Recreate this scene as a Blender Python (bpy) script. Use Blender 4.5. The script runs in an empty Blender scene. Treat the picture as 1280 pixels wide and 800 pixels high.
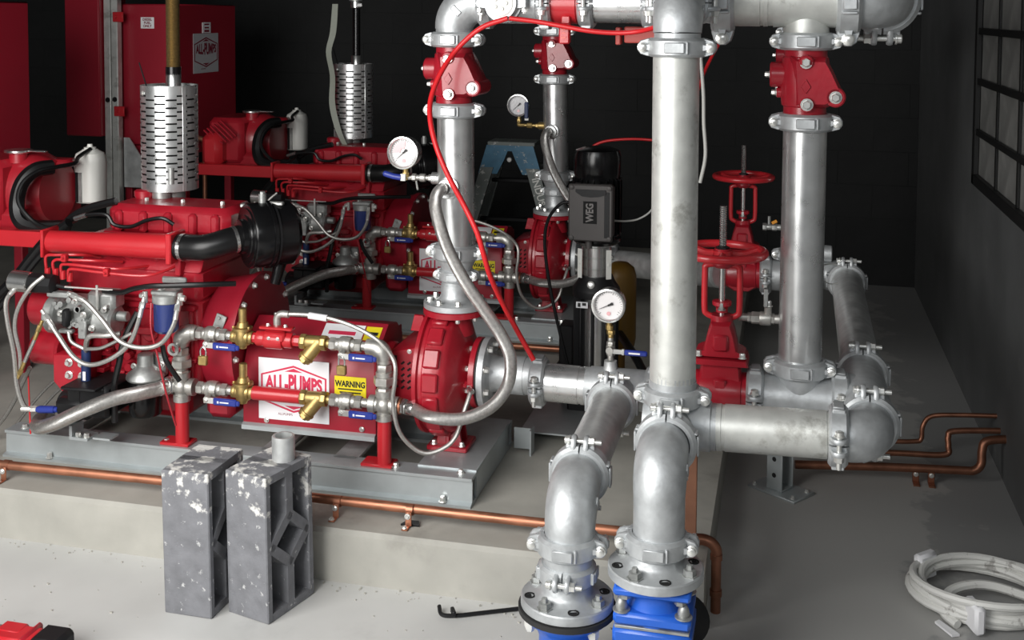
import bpy, bmesh, math, random
from mathutils import Vector as V, Matrix as Mx
from math import pi, sin, cos, radians as rad

random.seed(4)
scene = bpy.context.scene
col = scene.collection

# ---------------------------------------------------------------- camera
cam_data = bpy.data.cameras.new('camera')
cam_data.sensor_width = 36.0
cam_data.lens = 36.0 * 1420 / 1280
cam_data.shift_y = -305.0 / 1280
cam_data.clip_start = 0.05
cam = bpy.data.objects.new('camera', cam_data)
col.objects.link(cam)
cam.matrix_world = Mx(((0.971640, -0.018659, 0.235727, 0.0), (0.236399, 0.053292, -0.970193, 0.0), (0.005540, 0.998405, 0.056192, 1.61), (0, 0, 0, 1)))
scene.camera = cam

# ---------------------------------------------------------------- daylight and exposure
world = bpy.data.worlds.new('overcast_sky')
scene.world = world
world.use_nodes = True
bg = world.node_tree.nodes['Background']
bg.inputs['Color'].default_value = (0.80, 0.90, 1.0, 1)
bg.inputs['Strength'].default_value = 0.05

def area_light(name, loc, target, sx, sy, power, color=(1, 1, 1)):
    d = bpy.data.lights.new(name, 'AREA')
    d.shape = 'RECTANGLE'; d.size = sx; d.size_y = sy
    d.energy = power; d.color = color
    o = bpy.data.objects.new(name, d); col.objects.link(o)
    o.location = loc
    o.rotation_euler = (V(target) - V(loc)).to_track_quat('-Z', 'Y').to_euler()
    return o

# daylight through the open roller door the photographer stands in
area_light('doorway_daylight', (-1.95, 0.72, 1.62), (-0.85, 3.1, 0.45), 2.0, 1.8, 88, (1.0, 0.985, 0.96))
# added fill lamp behind the camera, lifts elbow tops and the near right floor
area_light('added_sky_fill', (-0.3, -1.0, 2.7), (-0.25, 2.8, 0.3), 2.6, 0.9, 24, (0.95, 0.98, 1.0))

vs = scene.view_settings
vs.view_transform = 'Standard'
vs.look = 'None'
vs.exposure = 0.35
vs.gamma = 1.0
vs.use_curve_mapping = False

# ---------------------------------------------------------------- materials
def mat(name, color, rough=0.5, metal=0.0, var=0.0, vscale=8.0, bump=0.0, bscale=40.0, coat=0.0,
        rvar=0.0, second=None, sscale=5.0, sthr=(0.5, 0.6), spec=0.5, wave=0.0, wscale=300.0, emit=None):
    m = bpy.data.materials.new(name); m.use_nodes = True
    nt = m.node_tree; N = nt.nodes; L = nt.links
    b = N['Principled BSDF']
    b.inputs['Base Color'].default_value = (*color, 1)
    b.inputs['Roughness'].default_value = rough
    b.inputs['Metallic'].default_value = metal
    b.inputs['Coat Weight'].default_value = coat
    b.inputs['Coat Roughness'].default_value = 0.12
    b.inputs['Specular IOR Level'].default_value = spec
    tc = N.new('ShaderNodeTexCoord')
    out = None
    if var > 0:
        n = N.new('ShaderNodeTexNoise'); n.inputs['Scale'].default_value = vscale
        n.inputs['Detail'].default_value = 6
        L.new(tc.outputs['Object'], n.inputs['Vector'])
        mr = N.new('ShaderNodeMapRange')
        mr.inputs[1].default_value = 0.3; mr.inputs[2].default_value = 0.7
        mr.inputs[3].default_value = 1 - var; mr.inputs[4].default_value = 1 + var
        L.new(n.outputs[0], mr.inputs[0])
        mx = N.new('ShaderNodeMix'); mx.data_type = 'RGBA'; mx.blend_type = 'MULTIPLY'
        mx.inputs[0].default_value = 1
        mx.inputs[6].default_value = (*color, 1)
        L.new(mr.outputs[0], mx.inputs[7])
        out = mx.outputs[2]
        if rvar > 0:
            m2 = N.new('ShaderNodeMapRange')
            m2.inputs[1].default_value = 0.3; m2.inputs[2].default_value = 0.7
            m2.inputs[3].default_value = rough - rvar; m2.inputs[4].default_value = rough + rvar
            L.new(n.outputs[0], m2.inputs[0]); L.new(m2.outputs[0], b.inputs['Roughness'])
    if second:
        n2 = N.new('ShaderNodeTexNoise'); n2.inputs['Scale'].default_value = sscale
        n2.inputs['Detail'].default_value = 8; n2.inputs['Roughness'].default_value = 0.65
        L.new(tc.outputs['Object'], n2.inputs['Vector'])
        cr = N.new('ShaderNodeMapRange'); cr.interpolation_type = 'SMOOTHSTEP'
        cr.inputs[1].default_value = sthr[0]; cr.inputs[2].default_value = sthr[1]
        L.new(n2.outputs[0], cr.inputs[0])
        mx2 = N.new('ShaderNodeMix'); mx2.data_type = 'RGBA'
        L.new(cr.outputs[0], mx2.inputs[0])
        if out: L.new(out, mx2.inputs[6])
        else: mx2.inputs[6].default_value = (*color, 1)
        mx2.inputs[7].default_value = (*second, 1)
        out = mx2.outputs[2]
    if out: L.new(out, b.inputs['Base Color'])
    if bump > 0 or wave > 0:
        bp = N.new('ShaderNodeBump'); bp.inputs['Distance'].default_value = 0.002
        if wave > 0:
            w = N.new('ShaderNodeTexWave'); w.wave_type = 'BANDS'; w.bands_direction = 'DIAGONAL'
            w.inputs['Scale'].default_value = wscale; w.inputs['Distortion'].default_value = 1.0
            L.new(tc.outputs['Object'], w.inputs['Vector'])
            bp.inputs['Strength'].default_value = wave
            L.new(w.outputs[1], bp.inputs['Height'])
        else:
            nb = N.new('ShaderNodeTexNoise'); nb.inputs['Scale'].default_value = bscale
            nb.inputs['Detail'].default_value = 4
            L.new(tc.outputs['Object'], nb.inputs['Vector'])
            bp.inputs['Strength'].default_value = bump
            L.new(nb.outputs[0], bp.inputs['Height'])
        L.new(bp.outputs[0], b.inputs['Normal'])
    return m

RED = mat('red_enamel', (0.36, 0.012, 0.023), 0.36, var=0.10, vscale=9, bump=0.10, bscale=30, coat=0.25)
REDC = mat('red_cast_enamel', (0.36, 0.011, 0.023), 0.34, var=0.12, vscale=14, bump=0.35, bscale=55, coat=0.25)
REDT = mat('red_powder_coat', (0.30, 0.010, 0.024), 0.42, var=0.06, vscale=3)
REDB = mat('bright_red_paint', (0.50, 0.019, 0.027), 0.33, var=0.06, vscale=8, coat=0.2)
REDR = mat('red_rubber', (0.65, 0.015, 0.02), 0.4)
PINK = mat('salmon_red_plastic', (0.75, 0.14, 0.12), 0.45)
GALV = mat('galvanised_steel', (0.62, 0.635, 0.63), 0.44, metal=0.62, var=0.16, vscale=26, rvar=0.07, bump=0.12, bscale=60)
GALVC = mat('cast_galvanised_iron', (0.53, 0.55, 0.56), 0.48, metal=0.60, var=0.14, vscale=30, bump=0.35, bscale=70)
GALVM = mat('mottled_galvanised_steel', (0.66, 0.67, 0.64), 0.47, metal=0.60, var=0.12, vscale=18, bump=0.2, bscale=40,
            second=(0.42, 0.42, 0.39), sscale=11, sthr=(0.52, 0.66))
GALVS = mat('brushed_galvanised_steel', (0.72, 0.73, 0.73), 0.30, metal=0.85, var=0.08, vscale=20, rvar=0.05)
CHAN = mat('zinc_channel', (0.50, 0.54, 0.55), 0.45, metal=0.55, var=0.12, vscale=9, bump=0.08)
STEEL = mat('stainless_steel', (0.66, 0.66, 0.65), 0.26, metal=0.95, var=0.10, vscale=25)
CAST = mat('cast_stainless', (0.50, 0.49, 0.46), 0.42, metal=0.75, var=0.18, vscale=40, bump=0.3, bscale=90)
BRAID = mat('braided_steel', (0.58, 0.57, 0.55), 0.36, metal=0.85, var=0.18, vscale=120, wave=0.55, wscale=160)
BRAIDT = mat('thin_braided_steel', (0.40, 0.39, 0.37), 0.42, metal=0.7, var=0.15, vscale=160)
BRASS = mat('brass', (0.46, 0.33, 0.13), 0.45, metal=0.85, var=0.18, vscale=45, bump=0.2, bscale=80)
COPPER = mat('copper', (0.46, 0.20, 0.12), 0.46, metal=0.8, var=0.22, vscale=14, rvar=0.1)
COPPERD = mat('tarnished_copper', (0.32, 0.14, 0.085), 0.42, metal=0.8, var=0.25, vscale=22)
BOLT = mat('bright_zinc_bolt', (0.80, 0.80, 0.77), 0.30, metal=0.75, var=0.08, vscale=60)
ALU = mat('cast_aluminium', (0.40, 0.41, 0.40), 0.46, metal=0.7, var=0.22, vscale=35, bump=0.4, bscale=60)
BLUEH = mat('blue_handle_vinyl', (0.022, 0.040, 0.26), 0.38)
BLUEV = mat('blue_epoxy_paint', (0.018, 0.115, 0.56), 0.36, var=0.08, vscale=12, coat=0.2, bump=0.15, bscale=50)
BLUEF = mat('blue_filter_enamel', (0.022, 0.038, 0.16), 0.28, coat=0.3)
BLUEN = mat('navy_sleeve', (0.012, 0.028, 0.10), 0.5)
BLUEL = mat('faded_blue_ladder_paint', (0.055, 0.17, 0.27), 0.5, var=0.15, vscale=25, second=(0.45, 0.47, 0.46), sscale=28, sthr=(0.60, 0.66))
LADR = mat('grey_fibreglass', (0.17, 0.19, 0.18), 0.55, second=(0.55, 0.55, 0.52), sscale=30, sthr=(0.58, 0.64))
BLACK = mat('black_plastic', (0.009, 0.009, 0.010), 0.5, spec=0.3)
BLACKG = mat('gloss_black_paint', (0.005, 0.005, 0.0055), 0.22, spec=0.35)
RUBBER = mat('black_rubber', (0.007, 0.007, 0.0075), 0.34, spec=0.4)
BOX = mat('grey_terminal_plastic', (0.062, 0.056, 0.054), 0.55)
BOXL = mat('grey_badge_lettering', (0.16, 0.15, 0.145), 0.6)
WHITEP = mat('white_poly', (0.72, 0.72, 0.68), 0.4)
GREYW = mat('grey_wire_insulation', (0.38, 0.38, 0.36), 0.5)
WHITE = mat('white_vinyl', (0.82, 0.82, 0.84), 0.5)
SIGNG = mat('pale_grey_sign', (0.50, 0.50, 0.52), 0.5)
INKR = mat('red_ink', (0.62, 0.035, 0.09), 0.5)
INKM = mat('maroon_ink', (0.22, 0.02, 0.04), 0.5)
INKK = mat('black_ink', (0.012, 0.012, 0.012), 0.5)
INKY = mat('yellow_vinyl', (0.80, 0.66, 0.02), 0.45)
DIAL = mat('dial_face', (0.78, 0.76, 0.76), 0.35, coat=0.6)
DIALP = mat('dial_pink_zone', (0.78, 0.42, 0.44), 0.35, coat=0.6)
DIALG = mat('grey_dial_face', (0.40, 0.39, 0.41), 0.35, coat=0.6)
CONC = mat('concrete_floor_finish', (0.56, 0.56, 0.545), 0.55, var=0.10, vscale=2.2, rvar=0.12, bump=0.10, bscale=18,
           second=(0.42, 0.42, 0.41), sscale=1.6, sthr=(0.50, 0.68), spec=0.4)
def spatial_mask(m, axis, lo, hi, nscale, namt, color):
    """second tone mixed in where axis coordinate plus noise passes lo..hi"""
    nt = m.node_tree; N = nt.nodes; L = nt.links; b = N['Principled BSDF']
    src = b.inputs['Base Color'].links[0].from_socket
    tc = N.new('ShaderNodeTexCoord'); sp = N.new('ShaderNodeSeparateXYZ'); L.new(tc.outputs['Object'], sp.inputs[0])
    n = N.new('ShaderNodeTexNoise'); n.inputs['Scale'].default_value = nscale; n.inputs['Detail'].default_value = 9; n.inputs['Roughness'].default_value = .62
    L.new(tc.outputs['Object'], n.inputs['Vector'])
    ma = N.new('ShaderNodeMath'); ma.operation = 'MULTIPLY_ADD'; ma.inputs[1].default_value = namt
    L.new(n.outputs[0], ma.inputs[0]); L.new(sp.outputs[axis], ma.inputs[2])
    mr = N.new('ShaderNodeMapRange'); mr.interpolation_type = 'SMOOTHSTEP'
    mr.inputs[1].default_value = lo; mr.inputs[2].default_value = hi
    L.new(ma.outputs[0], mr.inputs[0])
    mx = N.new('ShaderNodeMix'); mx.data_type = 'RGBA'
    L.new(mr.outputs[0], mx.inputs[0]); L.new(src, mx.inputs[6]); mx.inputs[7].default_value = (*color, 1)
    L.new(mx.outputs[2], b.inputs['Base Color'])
# first mask paints shade right of the plinth, the second adds dark stains
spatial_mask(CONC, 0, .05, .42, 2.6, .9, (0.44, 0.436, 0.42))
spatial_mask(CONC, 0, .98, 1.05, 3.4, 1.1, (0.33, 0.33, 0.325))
PLIN = mat('plinth_concrete', (0.41, 0.40, 0.36), 0.68, var=0.16, vscale=5, bump=0.25, bscale=45,
           second=(0.30, 0.29, 0.26), sscale=3.2, sthr=(0.52, 0.70))
BLK = mat('black_masonry_paint', (0.0135, 0.0142, 0.0144), 0.8, var=0.16, vscale=7, bump=0.35, bscale=70)
WALLR = mat('lit_black_masonry_paint', (0.115, 0.119, 0.120), 0.66, var=0.14, vscale=4, bump=0.3, bscale=60,
            second=(0.155, 0.158, 0.158), sscale=9, sthr=(0.62, 0.72))  # same black paint as the back wall, lightened for the light along it
FRAMEK = mat('black_frame_paint', (0.010, 0.010, 0.010), 0.5)
PANE = mat('dusty_grey_pane', (0.26, 0.26, 0.25), 0.45, var=0.25, vscale=9, second=(0.38, 0.38, 0.36), sscale=14, sthr=(0.58, 0.70))
BLOCKM = mat('grey_concrete_block', (0.175, 0.178, 0.192), 0.85, var=0.16, vscale=25, bump=0.6, bscale=120,
             second=(0.50, 0.50, 0.50), sscale=45, sthr=(0.60, 0.68))
spatial_mask(BLOCKM, 2, .745, .79, 11, .75, (0.66, 0.65, 0.62))
YTANK = mat('mustard_vessel_paint', (0.19, 0.10, 0.012), 0.45)
RUST = mat('rust_brown_steel', (0.26, 0.115, 0.065), 0.7, var=0.2, vscale=20)
CONDW = mat('dusty_white_conduit', (0.70, 0.70, 0.67), 0.5, second=(0.36, 0.35, 0.33), sscale=22, sthr=(0.56, 0.66))
GOLD = mat('flexible_bronze_pipe', (0.36, 0.27, 0.13), 0.4, metal=0.85)
RIBB = mat('grey_green_tape', (0.30, 0.32, 0.27), 0.6)
GASK = mat('gasket_black', (0.02, 0.02, 0.02), 0.7)
DARKH = mat('dark_recess', (0.006, 0.006, 0.006), 0.9)
ORANGE = mat('orange_tag', (0.75, 0.30, 0.02), 0.5)

# ---------------------------------------------------------------- mesh helpers
def perp(ax, hint=None):
    ax = V(ax).normalized()
    h = V(hint) if hint is not None else (V((0, 0, 1)) if abs(ax.z) < 0.9 else V((1, 0, 0)))
    x = (h - ax * h.dot(ax))
    if x.length < 1e-6:
        h = V((0, 1, 0)); x = h - ax * h.dot(ax)
    x.normalize()
    return ax, x, ax.cross(x)

class MB:
    def __init__(s): s.v = []; s.f = []
    def add(s, vs, fs):
        b = len(s.v); s.v += [V(p) for p in vs]; s.f += [tuple(i + b for i in f) for f in fs]; return s
    def lathe(s, o, ax, prof, n=24, hint=None):
        """profile of (height, radius) turned about the axis ax through o, ends capped"""
        ax, x, y = perp(ax, hint); o = V(o); vs = []; fs = []
        for h, r in prof:
            for k in range(n):
                a = 2 * pi * k / n
                vs.append(o + ax * h + (x * cos(a) + y * sin(a)) * max(r, 1e-5))
        for i in range(len(prof) - 1):
            for k in range(n):
                k2 = (k + 1) % n
                fs.append((i * n + k, i * n + k2, (i + 1) * n + k2, (i + 1) * n + k))
        fs.append(tuple(range(n - 1, -1, -1))); e = (len(prof) - 1) * n
        fs.append(tuple(range(e, e + n)))
        return s.add(vs, fs)
    def cyl(s, p0, p1, r, r1=None, n=16, bev=0.0, hint=None):
        p0 = V(p0); d = V(p1) - p0; l = d.length; r1 = r if r1 is None else r1
        if bev: pr = [(0, r - bev), (bev, r), (l - bev, r1), (l, r1 - bev)]
        else: pr = [(0, r), (l, r1)]
        return s.lathe(p0, d, pr, n, hint)
    def ring(s, o, ax, x, sect, a0, a1, n=20):
        """closed section of (height, radius) swept from angle a0 to a1"""
        ax, x, y = perp(ax, x); o = V(o); m = len(sect); vs = []; fs = []
        full = abs((a1 - a0) - 2 * pi) < 1e-4
        cnt = n if full else n + 1
        for k in range(cnt):
            a = a0 + (a1 - a0) * k / n; d = x * cos(a) + y * sin(a)
            vs += [o + ax * h + d * r for h, r in sect]
        for k in range(n):
            k2 = (k + 1) % cnt
            for i in range(m):
                j = (i + 1) % m
                fs.append((k * m + i, k * m + j, k2 * m + j, k2 * m + i))
        if not full:
            fs.append(tuple(range(m))); fs.append(tuple(range(n * m + m - 1, n * m - 1, -1)))
        return s.add(vs, fs)
    def tube(s, pts, r, n=8, sub=6, closed=False, flat=1.0, raw=False):
        pts = [V(p) for p in pts]
        if not raw and len(pts) > 2: pts = spline(pts, sub, closed)
        m = len(pts); rs = r if isinstance(r, (list, tuple)) else [r] * m
        vs = []; fs = []; T = []
        for i in range(m):
            a = pts[i - 1] if (i > 0 or closed) else pts[i]
            b = pts[(i + 1) % m] if (i < m - 1 or closed) else pts[i]
            T.append((b - a).normalized())
        _, x, _ = perp(T[0])
        for i in range(m):
            x = x - T[i] * x.dot(T[i]); x.normalize(); y = T[i].cross(x)
            for k in range(n):
                a = 2 * pi * k / n
                vs.append(pts[i] + (x * cos(a) * flat + y * sin(a)) * rs[i])
        for i in range(m if closed else m - 1):
            j = (i + 1) % m
            for k in range(n):
                k2 = (k + 1) % n
                fs.append((i * n + k, i * n + k2, j * n + k2, j * n + k))
        if not closed:
            fs.append(tuple(range(n - 1, -1, -1))); fs.append(tuple(range((m - 1) * n, m * n)))
        return s.add(vs, fs)
    def box(s, c, size, ch=0.0, R=None):
        c = V(c); hx, hy, hz = [d / 2 for d in size]; ch = min(ch, hx * .9, hy * .9, hz * .9)
        vs = []; fs = []
        if ch <= 0:
            for sx in (-1, 1):
                for sy in (-1, 1):
                    for sz in (-1, 1): vs.append(V((sx * hx, sy * hy, sz * hz)))
            fs = [(0, 1, 3, 2), (4, 6, 7, 5), (0, 4, 5, 1), (2, 3, 7, 6), (0, 2, 6, 4), (1, 5, 7, 3)]
        else:
            I = {}
            for sx in (-1, 1):
                for sy in (-1, 1):
                    for sz in (-1, 1):
                        for k in range(3):
                            q = [sx * (hx - (0 if k == 0 else ch)), sy * (hy - (0 if k == 1 else ch)), sz * (hz - (0 if k == 2 else ch))]
                            I[(sx, sy, sz, k)] = len(vs); vs.append(V(q))
            for k in range(3):
                a, b = [j for j in range(3) if j != k]
                for sg in (-1, 1):
                    q = []
                    for (sa, sb) in ((-1, -1), (1, -1), (1, 1), (-1, 1)):
                        t = [0, 0, 0]; t[k] = sg; t[a] = sa; t[b] = sb; q.append(I[(*t, k)])
                    fs.append(tuple(q))
                    for sb in (-1, 1):           # edges between face k and face a, running along b
                        if a > k or True:
                            pass
            for k in range(3):
                for j in range(k + 1, 3):
                    l = 3 - k - j
                    for sk in (-1, 1):
                        for sj in (-1, 1):
                            t0 = [0, 0, 0]; t0[k] = sk; t0[j] = sj; t0[l] = -1
                            t1 = list(t0); t1[l] = 1
                            fs.append((I[(*t0, k)], I[(*t1, k)], I[(*t1, j)], I[(*t0, j)]))
            for sx in (-1, 1):
                for sy in (-1, 1):
                    for sz in (-1, 1): fs.append(tuple(I[(sx, sy, sz, k)] for k in range(3)))
        if R is not None: vs = [R @ p for p in vs]
        return s.add([p + c for p in vs], fs)
    def prism(s, poly, o, ea, eb, d, bev=0.0):
        """polygon (a, b) in the plane ea, eb through o, extruded along d"""
        o = V(o); ea = V(ea); eb = V(eb); d = V(d); n = len(poly)
        p0 = [o + ea * a + eb * b for a, b in poly]
        if bev:
            ca = sum(a for a, b in poly) / n; cb = sum(b for a, b in poly) / n
            def ins(t): return [o + ea * (a + (ca - a) * t) + eb * (b + (cb - b) * t) for a, b in poly]
            rr = max(((a - ca) ** 2 + (b - cb) ** 2) ** .5 for a, b in poly); t = bev / rr; u = d.normalized() * bev
            L4 = [ins(t), [p + u for p in p0], [p + d - u for p in p0], [p + d for p in ins(t)]]
        else: L4 = [p0, [p + d for p in p0]]
        vs = [p for l in L4 for p in l]; fs = [tuple(range(n - 1, -1, -1)), tuple(range((len(L4) - 1) * n, len(L4) * n))]
        for q in range(len(L4) - 1):
            for i in range(n):
                j = (i + 1) % n
                fs.append((q * n + i, q * n + j, (q + 1) * n + j, (q + 1) * n + i))
        return s.add(vs, fs)
    def ball(s, c, r, n=12, sc=(1, 1, 1)):
        c = V(c); k = max(4, n // 2); vs = []; fs = []
        for i in range(k + 1):
            t = pi * i / k
            for j in range(n):
                a = 2 * pi * j / n; q = max(sin(t), 1e-3)
                vs.append(c + V((sc[0] * q * cos(a), sc[1] * q * sin(a), sc[2] * cos(t))) * r)
        for i in range(k):
            for j in range(n):
                j2 = (j + 1) % n
                fs.append((i * n + j, i * n + j2, (i + 1) * n + j2, (i + 1) * n + j))
        fs.append(tuple(range(n))); fs.append(tuple(range(k * n, k * n + n)))
        return s.add(vs, fs)
    def bolt(s, p, ax, r=0.007, h=0.006, washer=True):
        ax = V(ax).normalized(); p = V(p)
        if washer: s.lathe(p, ax, [(0, r * 1.45), (0.0015, r * 1.45)], 12)
        s.lathe(p + ax * 0.0014, ax, [(0, r), (h * .8, r), (h, r * .8)], 6)
        return s
    def merge(s, o): return s.add(o.v, o.f)
    def mesh(s, name, m, loc=(0, 0, 0), ang=38):
        loc = V(loc)
        me = bpy.data.meshes.new(name)
        me.from_pydata([tuple(p - loc) for p in s.v], [], s.f)
        b = bmesh.new(); b.from_mesh(me)
        bmesh.ops.recalc_face_normals(b, faces=b.faces[:]); b.to_mesh(me); b.free()
        me.materials.append(m)
        me.shade_smooth(); me.set_sharp_from_angle(angle=rad(ang))
        return me

def spline(P, sub=6, closed=False):
    out = []; n = len(P); m = n if closed else n - 1
    for i in range(m):
        p1 = P[i]; p2 = P[(i + 1) % n]
        p0 = P[i - 1] if (i > 0 or closed) else p1 * 2 - p2
        p3 = P[(i + 2) % n] if (i < n - 2 or closed) else p2 * 2 - p1
        for k in range(sub):
            t = k / sub
            out.append(0.5 * ((2 * p1) + (p2 - p0) * t + (2 * p0 - 5 * p1 + 4 * p2 - p3) * t * t + (3 * p1 - p0 - 3 * p2 + p3) * t ** 3))
    if not closed: out.append(P[-1].copy())
    return out

def text_mb(body, size, o, ea, eb, depth=0.0006, warp=None, bold=0.0, sx=1.0):
    """lettering as thin raised geometry: centred at o, baseline along ea, up along eb"""
    c = bpy.data.curves.new('lettering', 'FONT'); c.body = body; c.size = size
    c.align_x = 'CENTER'; c.align_y = 'CENTER'; c.offset = bold; c.resolution_u = 3
    ob = bpy.data.objects.new('lettering', c); col.objects.link(ob)
    dg = bpy.context.evaluated_depsgraph_get(); ev = ob.evaluated_get(dg); me = ev.to_mesh()
    ea = V(ea).normalized(); eb = V(eb).normalized(); nn = ea.cross(eb); o = V(o)
    vs = []
    for q in me.vertices:
        a, b_ = q.co.x * sx, q.co.y
        if warp: a, b_ = warp(a, b_)
        vs.append(o + ea * a + eb * b_ + nn * depth)
    fs = [tuple(p.vertices) for p in me.polygons]
    ev.to_mesh_clear(); bpy.data.objects.remove(ob); bpy.data.curves.remove(c)
    m = MB(); m.add(vs, fs); return m

# ---------------------------------------------------------------- things, parts and copies
class T:
    """collects the parts of one thing; vertices in the coordinates of its own base point"""
    def __init__(s, loc=(0, 0, 0)): s.loc = V(loc); s.parts = []
    def part(s, name, mb, m, parent=None, label=None, kind=None, ang=38):
        me = mb if isinstance(mb, bpy.types.Mesh) else mb.mesh(name or 'body', m, s.loc, ang)
        s.parts.append((name, me, parent, label, kind)); return len(s.parts) - 1
    def copies(s, name, mb, m, locs, parent=None):
        """alike pieces sharing one mesh: each a part, moved by an offset"""
        me = mb.mesh(name or 'body', m, s.loc)
        for l in locs: s.parts.append((name, me, parent, None, ('off', V(l))))

GROUPS = dict(pipe_coupling='grooved pipe couplings', ball_valve='blue-handled ball valves', y_strainer='brass strainers', relief_valve='brass relief valves',
              padlock='brass padlocks', pipe_union='hexagon pipe unions', pipe_cross='four-way pipe crosses', support_post='red pipe support posts',
              check_valve='red check valves', gate_valve='red gate valves with handwheels', pressure_gauge='pressure dials', pipe_elbow='pipe bends',
              pipe_tee='pipe tees', steel_pipe='galvanised pipes', hose='hoses', cord='red cords', cable_loom='black cable looms', cable='black cables', wire='thin wires',
              concrete_block='hollow concrete blocks', maker_sign='pump maker signs', warning_label='yellow warning labels', flange_adaptor='galvanised pipe flanges',
              blue_valve='blue valves', expansion_bottle='coolant bottles', fuel_tank='red fuel tanks', diesel_engine='diesel engines', end_suction_pump='end-suction pumps',
              coupling_guard='coupling guards', radiator='radiators', air_cleaner='air cleaners', air_intake_hose='air intake hoses', exhaust_silencer='exhaust silencers',
              skid_frame='skid frames', solenoid_valve='solenoid valves', copper_pipe='copper pipes', test_valve='test valves', gauge_valve='gauge valves',
              flanged_reducer='flanged reducers', pipe_reducer='pipe reducers', sensing_tube='sensing tubes', red_pipe='short red pipes')
REC = None
def place(t, name, label, cat, M=None, group=None):
    """links the thing: an Empty with its parts as children (or the bare mesh when it has one nameless part)"""
    M = Mx.Translation(t.loc) if M is None else M
    if REC is not None: REC.append((t, name, label, cat, M.copy(), group))
    label = label.replace('{s}', 'front').replace('{x}', '')
    if len(t.parts) == 1 and t.parts[0][0] is None:
        root = bpy.data.objects.new(name, t.parts[0][1]); col.objects.link(root)
    else:
        root = bpy.data.objects.new(name, None); root.empty_display_size = 0.02; col.objects.link(root)
        objs = []
        for nm, me, par, lab, kind in t.parts:
            o = bpy.data.objects.new(nm, me); col.objects.link(o)
            o.parent = root if par is None else objs[par]
            if lab: o['label'] = lab
            if isinstance(kind, tuple): o.location = kind[1]
            elif kind: o['kind'] = kind
            objs.append(o)
    root.matrix_world = M
    root['label'] = label; root['category'] = cat
    group = group or GROUPS.get(name)
    if group: root['group'] = group.replace('{s}', 'front')
    return root

def replay(rec, D, who='rear'):
    """the rear pump set: each thing and each part copied, each with its own label"""
    global REC
    REC = None
    for t, name, label, cat, M, group in rec:
        place(t, name, label.replace('{s}', who), cat, D @ M, group.replace('{s}', who) if group else None)

def one(mb, m, name, label, cat, loc, group=None, ang=38):
    t = T(loc); t.part(None, mb, m, ang=ang); t.parts[0][1].name = name
    return place(t, name, label, cat, None, group)

def at(loc, z=(0, 0, 1), x=(1, 0, 0), s=1.0):
    """matrix whose local Z points along z and local X towards x"""
    z, x, y = perp(z, x)
    return Mx(((x.x * s, y.x * s, z.x * s, loc[0]), (x.y * s, y.y * s, z.y * s, loc[1]), (x.z * s, y.z * s, z.z * s, loc[2]), (0, 0, 0, 1)))

X, Y, Z = V((1, 0, 0)), V((0, 1, 0)), V((0, 0, 1))

# ================================================================ the setting
def struct(mb, m, name, loc=(0, 0, 0), label=None):
    o = bpy.data.objects.new(name, mb.mesh(name, m, loc)); col.objects.link(o); o.location = loc
    o['kind'] = 'structure'
    if label: o['label'] = label
    return o

def child(name, me, parent, loc, label=None):
    o = bpy.data.objects.new(name, me); col.objects.link(o); o.parent = parent; o.location = loc
    if label: o['label'] = label
    return o

WX = 0.75          # inner face of the right wall
BY = 7.0           # face of the back wall
struct(MB().box((-2.6, 3.2, -0.1), (8.0, 9.0, 0.2)), CONC, 'floor', (0, 0, 0), 'polished grey concrete floor with pale and dark stains and shade painted in at right')
struct(MB().box((-2.6, 4.3, 3.05), (8.0, 6.8, 0.1)), BLK, 'ceiling')
struct(MB().box((-6.1, 3.9, 1.5), (0.2, 7.0, 3.0)), BLK, 'wall_left')

# back wall: black painted blockwork, every block in reach of the lens laid one by one
wb = struct(MB().box((-2.6, BY + 0.0965, 1.5), (7.0, 0.2, 3.0)), BLK, 'wall_back', (0, BY, 0), 'black painted concrete block wall at the back')
bw, bh, j = 0.4, 0.2, 0.002
cache = {}
for r in range(10):
    x = -5.9 + (0.2 if r % 2 else 0.0)
    while x < WX - 0.02:
        w = min(bw, WX - x)
        key = round(w, 3)
        if key not in cache:
            cache[key] = MB().box((0, 0, 0), (w - j, 0.05, bh - j), 0.001).mesh('block', BLK)
        child('block', cache[key], wb, (x + w / 2, 0.02 + random.uniform(-.0015, .0015), r * bh + bh / 2))
        x += bw

# right wall with the barred window in it
y0, y1, z0, z1 = 3.06, 4.97, 0.915, 2.15
w = MB()
for (a, b, c, d) in ((-0.6, y0, 0, 3.0), (y1, BY + 0.2, 0, 3.0), (y0, y1, 0, z0), (y0, y1, z1, 3.0)):
    w.box((WX + 0.1, (a + b) / 2, (c + d) / 2), (0.2, b - a, d - c))
struct(w, WALLR, 'wall_right', (WX, 3, 0), 'dark grey painted side wall with a barred window')
win = bpy.data.objects.new('window_1', None); col.objects.link(win); win.location = (WX, (y0 + y1) / 2, z0)
win['kind'] = 'structure'; win['label'] = 'black barred window with dusty grey panes in the side wall'
wc = V(win.location)
f = MB(); t_ = 0.045
f.box((0.004, 0, t_ / 2), (0.022, y1 - y0, t_), .003).box((0.004, 0, z1 - z0 - t_ / 2), (0.022, y1 - y0, t_), .003)
for yy in (y0 + t_ / 2, y1 - t_ / 2): f.box((0.004, yy - wc.y, (z1 - z0) / 2), (0.022, t_, z1 - z0), .003)
child('frame', f.mesh('frame', FRAMEK), win, (0, 0, 0))
vb = MB().box((0, 0, 0), (0.008, 0.022, z1 - z0 - 2 * t_), .001).mesh('vertical_bar', FRAMEK)
hb = MB().box((0, 0, 0), (0.010, y1 - y0 - 2 * t_, 0.026), .001).mesh('crossbar', FRAMEK)
ys = [4.51, 4.095, 3.68, 3.27]; zs = [1.133, 1.339, 1.543, 1.745, 1.945]
for yy in ys: child('vertical_bar', vb, win, (0.010, yy - wc.y, (z1 - z0) / 2))
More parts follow.
